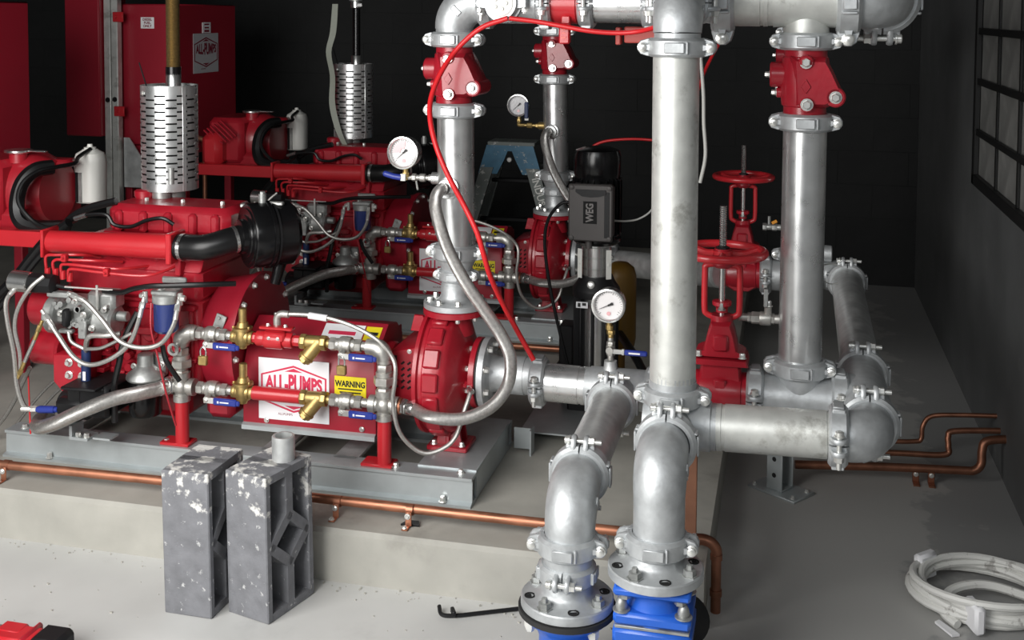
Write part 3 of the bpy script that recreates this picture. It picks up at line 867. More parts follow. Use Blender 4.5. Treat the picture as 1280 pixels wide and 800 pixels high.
# ---- skid
t = T((-1.67, 3.4, .15)); zt = .235
def rail(yf, sg):
    sec = [(yf, zt), (yf + sg * .075, zt), (yf + sg * .075, zt - .008), (yf + sg * .016, zt - .010), (yf + sg * .016, .162), (yf + sg * .06, .160), (yf + sg * .06, .150), (yf - sg * .012, .150), (yf - sg * .012, .157), (yf + sg * .006, .162), (yf + sg * .008, zt - .012), (yf, zt - .009)]
    return MB().prism(sec, (-2.47, 0, 0), Y, Z, (1.588, 0, 0))
t.part('rail', rail(3.155, 1), CHAN, ang=25)
t.part('rail', rail(3.66, -1), CHAN, ang=25)
for x, w in ((-2.30, .07), (-1.55, .075), (-1.305, .078)):
    t.part('crossmember', MB().box((x, 3.41, zt - .0045), (w, .40, .009), .001).box((x - w / 2 + .004, 3.41, zt - .04), (.008, .40, .07)), GALV)
t.part('pump_plate', MB().box((-.975, 3.41, zt + .0005), (.185, .40, .010), .001).box((-.886, 3.41, zt - .042), (.008, .40, .08)), CHAN)
t.part('end_bracket', MB().box((-.83, 3.60, .20), (.06, .006, .07)).box((-.80, 3.60, .19), (.006, .05, .09)), CHAN)
for x in (-.925, -1.13, -1.9, -2.42): t.part('nut', MB().bolt((x, 3.19, zt), Z, .009, .010), BOLT)
for x in (-.97, -2.3): t.part('anchor_bolt', MB().bolt((x, 3.151, .160), Z, .009, .016), BOLT)
place(t, 'skid_frame', 'grey zinc channel skid frame carrying the {s} pump set', 'skid')

# ---- pump
t = T((-1.03, AX, zt)); m = MB(); o = (-1.145, AX, AZ)
m.lathe((-1.084, AX, AZ), X, [(0, .10), (.002, .165), (.010, .193), (.022, .194), (.026, .184), (.036, .184), (.040, .188), (.088, .188), (.100, .183), (.112, .170), (.140, .112), (.152, .080), (.160, .066), (.172, .062)], 48)
m.lathe((-1.000, AX, AZ + .12), Z, [(0, .066), (.06, .054), (.072, .056), (.082, .060)], 28)
t.part('casing', m, REDC)
for k in range(17):
    a = 2 * pi * k / 17 + .1; d = V((0, cos(a), sin(a))); e = X.cross(d)
    R3 = Mx((X, e, d)).transposed()
    t.part('casing_lug', MB().box(V((-1.018, AX, AZ)) + d * .189, (.050, .056, .020), .005, R3), REDC)
t.part('suction_flange', MB().lathe((-.926, AX, AZ), X, [(0, .104), (.002, .108), (.018, .108), (.020, .104)], 40), REDC)
t.part('discharge_flange', MB().lathe((-.996, AX, .672), Z, [(0, .094), (.002, .098), (.018, .098), (.020, .095)], 40), REDC)
m = MB()
FXc, FYc = -1.012, AX + .022
for s_ in (-1, 1):
    m.prism([(-.040, .0), (.045, .0), (.022, .13), (-.020, .13)], (FXc, FYc + s_ * .030 - .006, zt + .018), X, Z, (0, .012, 0), .002)
m.box((FXc, FYc, zt + .085), (.014, .09, .14), .003)
m.box((FXc, FYc, zt + .013), (.130, .115, .016), .003)
t.part('foot', m, REDC)
for dx in (-.045, .045): t.part('foot_bolt', MB().bolt((FXc + dx, FYc - .040, zt + .021), Z, .008, .011), BOLT)
for d, ax in (((-.959 + .019, 0, 0), -X),):
    for b in bolts_on((-.926, AX, AZ), ax, .088, 8, .0085, .012, .39): t.part('flange_bolt', b, BOLT)
for b in bolts_on((-.996, AX, .672), -Z, .080, 8, .0075, .012, .39): t.part('flange_bolt', b, BOLT)
m = MB().prism([(0, 0), (.045, 0), (.05, .03), (.04, .05), (.012, .05)], (-1.118, AX - .07, AZ + .135), X, Z, (0, .014, 0), .002)
t.part('lifting_lug', m, REDC)
m = MB().prism([(.09, -.022), (.09, .022), (.02, .02), (.02, -.02)], (-.955, AX - .075, AZ - .005), V((0, -.35, 0)), Z, (-.03, 0, 0), .003)
t.part('tapping_boss', MB().cyl((-.962, AX - .05, AZ - .012), (-.920, AX - .098, AZ - .012), .012, n=12).box((-.952, AX - .085, AZ - .015), (.05, .03, .012), .003), REDC)
m = MB().prism([(-1.195, .385), (-1.195, .545), (-1.165, .572), (-1.085, .590), (-1.085, .385)], (0, AX - .118, 0), X, Z, (0, .236, 0), .006)
m.cyl((-1.26, AX, AZ), (-1.19, AX, AZ), .075, n=28, bev=.006)
t.part('bearing_lantern', m, REDC)
sl = MB()
for i in range(3):
    for k in range(5 if i else 3):
        sl.box((-1.146 + i * .020, AX - .1185, AZ + .048 - .019 * k - (.038 if i == 0 else 0)), (.013, .003, .006), .001, Mx.Rotation(-.7, 3, 'Y'))
sl.box((-1.150, AX - .1185, AZ + .055), (.011, .003, .030), .0012)
t.part('vent_slots', sl, DARKH, kind='stuff')
t.part('lantern_bolt', MB().bolt((-1.105, AX - .118, AZ + .085), -Y, .005, .004), BOLT)
place(t, 'end_suction_pump', 'red cast end-suction pump of the {s} pump set with round volute', 'pump')

# ---- suction reducer
t = T((-.86, AX, AZ)); m = MB()
m.lathe((-.900, AX, AZ), X, [(0, .100), (.002, .110), (.020, .110), (.022, .106), (.0225, .072), (.030, .058), (.045, .053), (.080, .052), (.088, .0585), (.133, .0585), (.1335, .0565), (.165, .0565)], 44)
t.part('reducer_body', m, GALVC)
for b in bolts_on((-.878, AX, AZ), X, .090, 8, .010, .014, .39): t.part('flange_bolt', b, BOLT)
t.part('gasket', MB().lathe((-.9055, AX, AZ), X, [(0, .104), (.005, .104)], 36), GASK)
place(t, 'flanged_reducer', 'galvanised flanged reducer bolted to the suction side of the {s} pump', 'pipe reducer')

# ---- discharge riser
DX, DY = -0.990, 3.36
t = T((DX, DY, .69)); m = MB()
m.lathe((DX - .004, DY, .6925), Z, [(0, .094), (.002, .099), (.018, .099), (.020, .095), (.0205, .06), (.028, .050), (.040, .045), (.072, .045), (.0725, .043), (.085, .043)], 40)
t.part('flange_body', m, GALVC)
for b in bolts_on((DX - .004, DY, .7125), Z, .080, 8, .0085, .012, .39): t.part('flange_bolt', b, BOLT)
place(t, 'flange_adaptor', 'small galvanised flange on top of the {s} pump discharge', 'pipe flange')
clamp('small coupling just above the discharge flange of the {s} pump', (DX, DY, .793), Z, X, .76)
one(MB().lathe((DX, DY, .776), Z, [(0, .043), (.030, .043), (.0305, .046), (.04, .048), (.062, .059), (.07, .059), (.0705, .057), (.09, .057)], 32), GALVC, 'pipe_reducer', 'galvanised reducer between the two couplings over the {s} pump', 'pipe reducer', (DX, DY, .82))
clamp('large coupling at the foot of the {s} pump discharge riser', (DX, DY, .866))
bs = MB().lathe((DX - .052, DY - .0, 1.092), -X, [(0, .019), (.028, .019)], 16).lathe((DX - .008, DY - .050, 1.072), V((-.15, -1, 0)), [(0, .034), (.012, .034), (.014, .028), (.030, .028)], 20)
pipe('shiny discharge riser pipe of the {s} pump', (DX, DY, .868), (DX - .006, DY, 1.304), m=GALVS, extra=bs)
clamp('coupling under the red check valve of the {s} pump riser', (DX - .008, DY, 1.307))
place(check_valve(), 'check_valve', 'red check valve on the {s} pump discharge riser', 'valve', at((DX - .010, DY, 1.416), Z, X))
clamp('coupling above the red check valve of the {s} pump riser', (DX - .010, DY, 1.525))
elbow('overhead bend on top of the {s} pump discharge riser', (DX - .010, DY, 1.636), Z, X, .090, .100, .076)
clamp('overhead coupling after the bend of the {s} pump riser', (DX + .097, DY, 1.636), X, -Y)

# ---- gauge on the riser
t = T((-1.09, 3.36, 1.09)); m = hexes(MB(), (-1.068, 3.36, 1.092), -X, [(.014, .011, 6), (.010, .008, 12), (.018, .013, 12), (.012, .009, 12), (.014, .012, 6)])
m.tube([(-1.13, 3.36, 1.092), (-1.150, 3.355, 1.091), (-1.153, 3.35, 1.105)], .007, 8)
t.part('fitting', m, CAST)
t.part('drain_tip', MB().cyl((-1.118, 3.345, 1.082), (-1.108, 3.33, 1.058), .003, n=8), BOLT)
t.part('lever', MB().box((-1.158, 3.338, 1.094), (.016, .010, .022), .001), WHITEP)
g = MB().tube([(-1.165, 3.338, 1.093), (-1.19, 3.338, 1.096), (-1.216, 3.338, 1.103)], [.0095, .0095, .0095], 10, raw=True); g.ball((-1.216, 3.338, 1.103), .0095, 10)
t.part('lever_grip', g, BLUEH, None, 'blue vinyl grip')
place(t, 'gauge_valve', 'small gauge valve with blue lever tapped into the {s} pump riser', 'valve')
place(gauge(0), 'pressure_gauge', 'round pressure dial with pink zone beside the {s} pump riser', 'pressure gauge', at((-1.155, 3.335, 1.172), Z, V((1, -.06, 0))))

# ---- coupling guard with its stickers
t = T((-1.47, 3.35, .30)); m = MB()
gy = 3.245
prof = [(gy, .292), (gy, .475), (gy + .045, .572), (gy + .115, .62), (gy + .2, .605), (gy + .25, .56), (gy + .25, .292)]
m.prism(prof, (-1.662, 0, 0), Y, Z, (.447, 0, 0), .004)
t.part('guard_shell', m, REDT)
m = MB().prism([(gy + .005, .292), (gy - .012, .286), (gy - .012, .300), (gy, .306)], (-1.662, 0, 0), Y, Z, (.447, 0, 0))
t.part('bottom_flange', m, CHAN)
for x in (-1.58, -1.26): t.part('bolt', MB().bolt((x, gy - .002, .318), -Y, .006, .006), BOLT)
e = MB().box((-1.219, gy + .125, .44), (.008, .24, .29), .002)
t.part('end_plate', e, REDT)
place(t, 'coupling_guard', 'red sheet-metal coupling guard in the middle of the {s} pump set', 'machine guard')

def hex_sign(o, ea, eb, w, h, name, label, base, ink, sub=True):
    """pump maker's sign: hexagon outline, arched lettering, small line below"""
    ea = V(ea).normalized(); eb = V(eb).normalized(); n = ea.cross(eb); o = V(o)
    t = T(o); t.part('sheet', MB().prism([(-w / 2, -h / 2), (w / 2, -h / 2), (w / 2, h / 2), (-w / 2, h / 2)], o - n * .0008, ea, eb, n * .001), base)
    hw, hh, ht = w * .465, h * .215, h * .385
    cy = h * .02
    def outl(k, d=0): return [(-hw + d, hh - d * .6 + cy), (0, ht - d * 1.15 + cy), (hw - d, hh - d * .6 + cy), (hw - d, -hh + d * .6 + cy), (0, -ht + d * 1.15 + cy), (-hw + d, -hh + d * .6 + cy)]
    m = MB(); A, B = outl(1), outl(1, w * .024)
    for i in range(6):
        j_ = (i + 1) % 6
        m.prism([A[i], A[j_], B[j_], B[i]], o + n * .0002, ea, eb, n * .0005)
    for s_ in (1, -1): m.prism([(-hw * .28, s_ * ht * .72 + cy), (0, s_ * ht * .87 + cy), (hw * .28, s_ * ht * .72 + cy)][::s_], o + n * .0002, ea, eb, n * .0005)
    t.part('outline', m, ink)
    q = text_mb('ALL-PUMPS', 1.0, (0, 0, 0), X, Y, 0, bold=.042)
    ax_ = [p.x for p in q.v]; ay = [p.y for p in q.v]; x0_, x1_, y0_, y1_ = min(ax_), max(ax_), min(ay), max(ay)
    vv = []
    for p in q.v:
        a = (p.x - x0_) / (x1_ - x0_) * 2 - 1; b = (p.y - y0_) / (y1_ - y0_) * 2 - 1
        k = 1 - .34 * abs(a) ** 1.3
        vv.append(o + ea * (a * w * .405) + eb * (h * .108 + b * k * h * .158) + n * .0009)
    m = MB(); m.add(vv, q.f)
    t.part('lettering', m, ink)
    if sub: t.part('small_lettering', text_mb('ALLPUMPS', h * .055, o - eb * h * .40 - ea * w * .12, ea, eb, .0007), INKM)
    place(t, name, label, 'sign')
hex_sign((-1.487, gy - .0025, .421), X, Z, .238, .196, 'maker_sign', 'white ALL-PUMPS sign in red ink on the {s} coupling guard', WHITE, INKR)
t = T((-1.298, gy - .002, .452))
t.part('sheet', MB().prism([(-.052, -.042), (.052, -.042), (.052, .028), (-.052, .028)], (-1.298, gy - .001, .452), X, Z, (0, -.001, 0)), INKY)
t.part('lettering', text_mb('WARNING', .0260, (-1.298, gy - .002, .456), X, Z, .0006, bold=.0010, sx=.78), INKK)
t.part('small_lettering', MB().box((-1.298, gy - .0024, .440), (.080, .0006, .004)).box((-1.298, gy - .0024, .430), (.07, .0006, .004)), INKK)
place(t, 'warning_label', 'yellow WARNING label on the {s} coupling guard', 'label')

# ---- stickers on the sloped top of the guard
su = V((0, .07, .048)).normalized(); sn = X.cross(su)
def sloped(x0, x1, d0, d1, lift): return MB().prism([(x0, d0), (x1, d0), (x1, d1), (x0, d1)], V((0, gy + .045, .572)) + sn * lift, X, su, sn * .0008)
t = T((-1.36, gy + .08, .597))
t.part('sheet', sloped(-1.42, -1.285, .012, .070, .0006), WHITE)
t.part('print', sloped(-1.40, -1.31, .028, .042, .0016), INKR)
place(t, 'top_sign', 'pale sign with a red stripe on the sloped top of the {s} coupling guard', 'sign')
t = T((-1.25, gy + .08, .597))
t.part('sheet', sloped(-1.280, -1.228, .014, .068, .0006), INKY)
t.part('print', sloped(-1.272, -1.236, .034, .046, .0016), INKK)
place(t, 'top_label', 'small yellow label on the sloped top of the {s} coupling guard', 'label')

# ---- cooling water pipework in front of the guard
FY, ZU, ZL = 3.185, .598, .424
LXP, RXP = -1.842, -1.165
G_V = 'cooling line fittings'
def post(x, label):
    t = T((x, FY, zt))
    t.part('tube', MB().cyl((x, FY, zt + .008), (x, FY, ZL - .044), .0215, n=20), REDB)
    t.part('foot_plate', MB().box((x - .02, FY + .01, zt + .005), (.10, .06, .010), .002), REDB)
    t.part('gusset', MB().prism([(0, 0), (.022, 0), (.006, .15), (0, .15)], (x - .024, FY + .012, zt + .01), V((-.3, 1, 0)), Z, (.006, 0, 0)), REDB)
    place(t, 'support_post', label, 'support post')
post(LXP, 'red tubular post holding the cooling pipes beside the {s} engine')
post(RXP, 'red tubular post holding the cooling pipes beside the {s} pump')
def cross(x, label, arm=True):
    m = MB()
    for ax in (X, -X, Z, -Z): m.lathe((x, FY, ZL), ax, [(0, .021), (.026, .022), (.027, .027), (.046, .027)], 20)
    m.ball((x, FY, ZL), .030, 14)
    one(m, CAST, 'pipe_cross', label, 'pipe fitting', (x, FY, ZL))
cross(LXP, 'four-way pipe cross at the engine end of the {s} cooling pipes')
cross(RXP, 'four-way pipe cross at the pump end of the {s} cooling pipes')
for x, sg, w in ((LXP, 1, 'engine'), (RXP, -1, 'pump')):
    place(union_joint(), 'pipe_union', 'hexagon pipe union on the upright at the %s end of the {s} cooling pipes' % w, 'pipe fitting', at((x, FY, .508), Z, X))
    elbow('small cast elbow at the upper %s end of the {s} cooling pipes' % w, (x, FY, ZU), Z, (sg, 0, 0), .045, .055, .036, CAST, .0235)
for z, lv in ((ZU, 'upper'), (ZL, 'lower')):
    place(ball_valve(), 'ball_valve', 'blue-handled ball valve nearest the {s} engine on the %s cooling pipe' % lv, 'valve', at((-1.735, FY, z), Z, X, .98))
    place(brass_valve(), 'relief_valve', 'brass relief valve with spindle on the %s cooling pipe of the {s} set' % lv, 'valve', at((-1.630, FY, z), Z, X))
    place(strainer(), 'y_strainer', 'brass strainer with slanted leg on the %s cooling pipe of the {s} set' % lv, 'strainer', at((-1.393, FY, z), Z, X))
    place(ball_valve(), 'ball_valve', 'blue-handled ball valve nearest the {s} pump on the %s cooling pipe' % lv, 'valve', at((-1.288, FY, z), Z, X, .98))
m = hexes(MB(), (-1.597, FY, ZU), X, [(.016, .016, 8), (.03, .024, 14), (.06, .030, 16), (.03, .024, 14), (.024, .017, 8)])
m.box((-1.515, FY - .01, ZU + .012), (.07, .035, .030), .006).box((-1.515, FY, ZU + .036), (.11, .03, .010), .003)
t = T((-1.515, FY, ZU)); t.part('body', m, REDB)
t.part('coil_screws', MB().bolt((-1.545, FY, ZU + .041), Z, .005, .006).bolt((-1.487, FY, ZU + .041), Z, .005, .006).bolt((-1.53, FY - .0275, ZU + .01), -Y, .004, .004).bolt((-1.50, FY - .0275, ZU + .01), -Y, .004, .004), BOLT)
place(t, 'solenoid_valve', 'bright red solenoid valve on the upper cooling pipe of the {s} set', 'valve')
one(MB().cyl((-1.596, FY, ZL), (-1.434, FY, ZL), .0215, n=20, bev=.002), REDB, 'red_pipe', 'short bright red pipe across the sign on the {s} coupling guard', 'pipe', (-1.515, FY, ZL))
place(padlock(), 'padlock', 'brass padlock hanging by the {s} engine on the upper cooling pipe', 'padlock', at((-1.742, 3.140, .556), Z, X))
place(padlock(), 'padlock', 'brass padlock hanging by the {s} pump on the upper cooling pipe', 'padlock', at((-1.284, 3.140, .562), Z, X))

# ---- hoses
def hose(pts, r, m, label, name='hose', cat='hose', ends=None, n=10, grp=None, both=True):
    c = V(pts[len(pts) // 2]); t = T(c)
    t.part('braid' if ends else None, MB().tube(pts, r, n), m)
    if not ends: t.parts[0][1].name = name
    else:
        P = spline([V(p) for p in pts], 6)
        for a, b in ((P[0], P[4]), (P[-1], P[-5]))[:2 if both else 1]:
            d = (b - a).normalized()
            t.part('end_fitting', hexes(MB(), a - d * .022, d, [(.016, r * .95, 12), (.020, r * 1.35, 6), (.028, r * 1.12, 14)]), ends)
    place(t, name, label, cat, None, grp)
hose([(-.998, 3.300, 1.071), (-1.010, 3.245, 1.073), (-1.013, 3.208, 1.040), (-.991, 3.190, .972), (-.959, 3.185, .895), (-.907, 3.18, .81), (-.848, 3.18, .731), (-.797, 3.18, .658), (-.770, 3.17, .597), (-.779, 3.17, .52), (-.82, 3.13, .465), (-.902, 3.115, .429), (-.999, 3.120, .424), (-1.060, 3.165, .424), (-1.10, 3.183, .424)],
     .0185, BRAID, 'thick braided hose looping down from the {s} pump riser to its cooling pipes', ends=STEEL, n=14)
one(MB().lathe((-1.116, FY, ZL), X, [(0, .024), (.007, .024)], 18), COPPER, 'copper_washer', 'thin copper washer where the thick looping hose meets the {s} cross', 'washer', (-1.11, FY, ZL))
hose([(-1.884, 3.178, .424), (-1.897, 3.13, .427), (-1.928, 3.068, .430), (-1.978, 3.028, .425), (-2.040, 3.006, .402), (-2.100, 3.005, .374), (-2.170, 3.012, .338), (-2.245, 3.04, .306), (-2.315, 3.11, .282), (-2.370, 3.22, .268), (-2.388, 3.275, .235), (-2.395, 3.31, .18)],
     .0225, BRAID, 'thick braided hose leaving the {s} cooling cross and dipping behind the skid rail', ends=STEEL, n=14, both=False)
hose([(-1.521, 3.20, .636), (-1.521, 3.20, .659), (-1.502, 3.2, .673), (-1.388, 3.2, .676), (-1.282, 3.2, .656), (-1.184, 3.18, .621), (-1.119, 3.14, .578), (-1.111, 3.13, .522), (-1.118, 3.13, .461), (-1.103, 3.13, .378), (-1.069, 3.14, .326), (-1.023, 3.15, .301), (-.972, 3.17, .315), (-.941, 3.19, .347), (-.922, 3.21, .415), (-.911, 3.24, .467), (-.925, 3.265, .478)],
     .0068, BRAIDT, 'thin steel tube curling under the thick hose of the {s} pump', 'sensing_tube', 'tube', STEEL, 8)
one(MB().tube([(-1.521, 3.2, .634), (-1.521, 3.2, .662), (-1.508, 3.2, .6735), (-1.482, 3.2, .6745)], .0115, 12, sub=4), CAST, 'tube_elbow', 'small cast elbow standing on the {s} red solenoid valve', 'pipe fitting', (-1.52, 3.2, .66))
one(MB().cyl((-1.415, 3.2, .6755), (-1.355, 3.2, .671), .0105, n=10), WHITE, 'tube_tag', 'white paper tag wrapped on the thin tube over the {s} guard', 'tag', (-1.385, 3.2, .674))

# ---- diesel engine
t = T((-2.05, 3.4, .27))
EX0, EX1 = -2.275, -1.800
m = MB()
m.box(((EX0 + EX1) / 2, 3.40, .545), (EX1 - EX0, .34, .29), .014)
m.box(((EX0 + EX1) / 2, 3.40, .735), (EX1 - EX0 + .01, .36, .115), .020)
m.box(((EX0 + EX1) / 2 - .02, 3.40, .350), (EX1 - EX0 - .09, .27, .14), .03)
for x in (-2.24, -2.13, -2.02, -1.91, -1.83): m.box((x, 3.228, .545), (.016, .018, .25), .005)
m.box(((EX0 + EX1) / 2, 3.225, .495), (EX1 - EX0 - .02, .022, .016), .004)
m.box(((EX0 + EX1) / 2, 3.225, .665), (EX1 - EX0 - .02, .03, .018), .004)
for x in (-2.19, -2.085, -1.975, -1.87): m.cyl((x, 3.235, .575), (x, 3.215, .575), .028, n=16, bev=.004)
t.part('cylinder_block', m, REDC)
random.seed(9)
m = MB()
for k in range(46):
    x = random.uniform(-2.25, -1.95); z = random.uniform(.42, .60); q = random.uniform(.006, .016)
    if random.random() < .5: m.cyl((x, 3.215, z), (x, 3.192 - random.random() * .012, z), q, n=10, bev=.002)
    else: m.box((x, 3.205, z), (q * random.uniform(1.2, 4), .024 + random.random() * .02, q * 1.6), .003)
t.part('casting_bosses', m, REDC, kind='stuff')
m = MB().prism([(3.22, .78), (3.28, .875), (3.55, .875), (3.58, .78)], (-2.225, 0, 0), Y, Z, (.43, 0, 0), .006)
t.part('cylinder_head', m, REDC)
for x in (-2.17, -2.07, -1.97, -1.87):
    t.part('intake_runner', MB().tube([(x, 3.235, .84), (x + .012, 3.25, .815), (x + .028, 3.28, .80), (x + .034, 3.30, .80)], .021, 10), REDC)
m = MB().box((-1.968, 3.415, .918), (.444, .20, .100), .022).box((-1.968, 3.415, .872), (.456, .22, .014), .004)
for x in (-2.14, -2.05, -1.96, -1.87, -1.79): m.box((x, 3.312, .915), (.03, .022, .07), .008)
t.part('rocker_cover', m, REDC)
t.copies('cover_bolt', MB().bolt((0, 0, 0), Z, .0075, .012), BOLT, [(x, 3.40, .966) for x in (-2.09, -1.955, -1.81)])
t.part('oil_filler_cap', MB().lathe((-2.135, 3.46, .962), Z, [(0, .030), (.012, .030), (.0125, .034), (.03, .034), (.034, .028)], 12), REDC)
m = MB().tube([(-2.318, 3.2, .858), (-2.2, 3.2, .859), (-2.0, 3.2, .862), (-1.868, 3.2, .864)], [.036, .036, .039, .041], 24, raw=True)
m.box((-2.322, 3.2, .857), (.012, .086, .090), .003).box((-1.868, 3.2, .864), (.020, .095, .098), .004)
t.part('intake_manifold', m, REDB)
t.part('manifold_bracket', MB().box((-1.862, 3.225, .80), (.02, .05, .06), .003), REDC)
# flywheel end
FX = -1.668
m = MB().lathe((-1.805, 3.40, .535), X, [(0, .175), (.02, .192), (.10, .205), (.115, .214), (.135, .214), (.137, .19), (.137, .05)], 44)
m.box((-1.74, 3.40, .37), (.10, .34, .12), .02)
t.part('flywheel_housing', m, REDT)
for k in range(14):
    a = 2 * pi * k / 14 + .1; d = V((0, cos(a), sin(a)))
    t.part('housing_bolt', MB().bolt(V((FX, 3.40, .535)) + d * .196, X, .008, .010), BOLT)
t.part('inspection_plate', MB().box((-1.725, 3.212, .625), (.035, .006, .06), .001, Mx.Rotation(.35, 3, 'Y')).bolt((-1.722, 3.209, .645), -Y, .006, .006), ALU)
# timing end
m = MB().lathe((-2.30, 3.34, .60), X, [(0, .12), (.006, .135), (.03, .135)], 30).box((-2.295, 3.38, .52), (.045, .24, .30), .02)
m.cyl((-2.365, 3.19, .645), (-2.27, 3.19, .645), .062, n=24, bev=.008)
m.cyl((-2.355, 3.17, .515), (-2.25, 3.17, .515), .052, n=24, bev=.008)
m.box((-2.31, 3.20, .58), (.08, .05, .10), .01)
t.part('timing_cover', m, REDC)
# engine mount
m = MB().prism([(-.068, .04), (-.068, -.05), (-.03, -.088), (.045, -.06), (.045, .045)], (-2.190, 3.118, .475), X, Z, (0, .10, 0), .005)
t.part('engine_mount', m, REDC)
t.copies('mount_bolt', MB().bolt((0, 0, 0), -Y, .0095, .012), BOLT, [(-2.199, 3.117, .492), (-2.199, 3.117, .452), (-2.152, 3.117, .492), (-2.152, 3.117, .452)])
# injection pump, governor, stop solenoid
m = MB().box((-2.165, 3.155, .655), (.20, .09, .085), .012).box((-2.075, 3.135, .70), (.10, .07, .06), .012)
m.cyl((-2.275, 3.14, .64), (-2.235, 3.14, .64), .062, n=24, bev=.008).cyl((-2.10, 3.13, .635), (-2.03, 3.13, .635), .050, n=22, bev=.008)
m.cyl((-2.03, 3.13, .65), (-1.995, 3.13, .65), .016, n=12, bev=.003)
for k in range(16):
    x = -2.25 + .23 * random.random(); z = .60 + .12 * random.random()
    m.cyl((x, 3.12, z), (x, 3.085, z), random.uniform(.006, .013), n=8, bev=.0015)
m.box((-2.215, 3.10, .715), (.08, .03, .018), .004).box((-2.13, 3.10, .61), (.03, .03, .06), .004).box((-2.19, 3.095, .60), (.05, .02, .012), .003)
t.part('injection_pump', m, ALU)
t.part('pump_cap', MB().box((-2.182, 3.085, .645), (.026, .03, .058), .008), BLACK)
t.part('throttle_rod', MB().cyl((-2.19, 3.09, .742), (-2.02, 3.09, .742), .003, n=8).box((-2.075, 3.088, .715), (.008, .006, .08), .001), BOLT)
for p in ((-2.24, 3.09, .61), (-2.20, 3.08, .66), (-2.15, 3.082, .70), (-2.12, 3.082, .66), (-2.09, 3.08, .62), (-2.05, 3.085, .68)):
    t.part('bolt', MB().bolt(p, -Y, .007, .010), BOLT)
s_ = t.part('stop_solenoid', MB().cyl((-2.388, 3.10, .748), (-2.318, 3.10, .745), .033, n=24, bev=.003), STEEL)
t.part('solenoid_body', MB().lathe((-2.32, 3.10, .745), X, [(0, .030), (.012, .033), (.085, .031), (.095, .014)], 8).cyl((-2.23, 3.10, .742), (-2.17, 3.10, .735), .007, n=8), BLACK, s_)
for pts in ([(-2.280, 3.13, .76), (-2.280, 3.12, .815), (-2.271, 3.12, .831), (-2.236, 3.12, .834), (-2.169, 3.14, .834), (-2.15, 3.22, .812)],
            [(-2.251, 3.13, .76), (-2.254, 3.12, .804), (-2.242, 3.12, .818), (-2.213, 3.12, .820), (-2.113, 3.14, .818), (-2.07, 3.22, .80)],
            [(-2.225, 3.13, .755), (-2.225, 3.12, .796), (-2.207, 3.12, .806), (-2.127, 3.12, .804), (-2.028, 3.14, .797), (-1.98, 3.23, .79)],
            [(-2.200, 3.13, .75), (-2.199, 3.12, .782), (-2.179, 3.12, .792), (-2.071, 3.12, .787), (-1.931, 3.14, .782), (-1.87, 3.23, .80)]):
    l = t.part('injector_line', MB().tube(pts, .0048, 8), REDB)
    t.part('line_nut', MB().cyl(pts[0], V(pts[0]) + V((0, 0, .028)), .0095, n=8), REDB, l)
t.part('line_clamp', MB().box((-2.205, 3.112, .828), (.018, .02, .024), .003).bolt((-2.205, 3.10, .83), -Y, .004, .004), REDB)
t.part('line_clamp', MB().box((-2.058, 3.115, .790), (.018, .02, .026), .003).bolt((-2.058, 3.104, .79), -Y, .004, .004), REDB)
# fuel filter with blue bowl
h = t.part('fuel_filter_head', MB().box((-1.858, 3.13, .738), (.088, .05, .018), .005).cyl((-1.858, 3.125, .706), (-1.858, 3.125, .735), .042, n=24, bev=.003).box((-1.855, 3.17, .765), (.085, .012, .022), .004), ALU)
t.part('fuel_filter_bowl', MB().lathe((-1.858, 3.125, .612), Z, [(0, .014), (.002, .030), (.010, .0375), (.094, .039), (.097, .039)], 28), BLUEF)
for dx in (-.060, .060):
    t.part('banjo_fitting', MB().cyl((-1.858 + dx, 3.105, .706), (-1.858 + dx, 3.105, .742), .008, n=10).bolt((-1.858 + dx, 3.105, .728), V((1 if dx > 0 else -1, 0, 0)), .010, .016), BOLT, h)
t.part('bleed_screw', MB().bolt((-1.872, 3.118, .747), Z, .009, .012), BOLT, h)
# oil filter
m = MB().lathe((-1.958, 3.165, .445), Z, [(0, .056), (.006, .060), (.016, .058), (.040, .030), (.044, .026), (.078, .024), (.082, .018)], 26).box((-1.936, 3.205, .48), (.06, .03, .075), .008)
t.part('oil_filter_head', m, ALU)
t.part('oil_filter', MB().lathe((-1.958, 3.165, .328), Z, [(0, .030), (.004, .046), (.012, .051), (.105, .052), (.112, .050), (.118, .056)], 30), BLACKG)
t.copies('head_bolt', MB().bolt((0, 0, 0), -Y, .007, .008), BOLT, [(-1.989, 3.15, .487), (-1.914, 3.189, .487)])
t.part('drain_ring', MB().ring((-1.842, 3.14, .556), -Y, X, [(-.006, .012), (-.006, .02), (.006, .02), (.006, .012)], 0, 2 * pi, 18), STEEL)
# black gear case of the electric starter
m = MB().box((-2.075, 3.13, .395), (.105, .15, .10), .010).box((-2.15, 3.12, .365), (.13, .13, .060), .015).cyl((-2.225, 3.12, .36), (-2.12, 3.12, .36), .046, n=20, bev=.01)
m.box((-2.085, 3.062, .435), (.10, .02, .012), .003).box((-2.10, 3.07, .445), (.12, .11, .010), .003)
t.part('starter_motor', m, BLACK)
t.part('terminal_box', MB().box((-2.13, 3.085, .405), (.085, .04, .045), .004), RUBBER)
t.part('mount_bracket', MB().prism([(0, 0), (.065, 0), (.065, .008), (.010, .010), (.010, .045), (0, .045)], (-2.17, 3.07, .262), X, Z, (0, .06, 0), .001).box((-2.06, 3.10, .272), (.06, .05, .006)), CHAN)
t.copies('bracket_bolt', MB().bolt((0, 0, 0), Z, .009, .012), BOLT, [(-2.148, 3.085, .270), (-2.118, 3.085, .270)])
t.part('sender', MB().cyl((-2.120, 3.09, .445), (-2.118, 3.09, .548), .0150, n=14, bev=.003), BLUEN)
t.part('sender_label', MB().box((-2.116, 3.0745, .468), (.010, .001, .028)), WHITE)
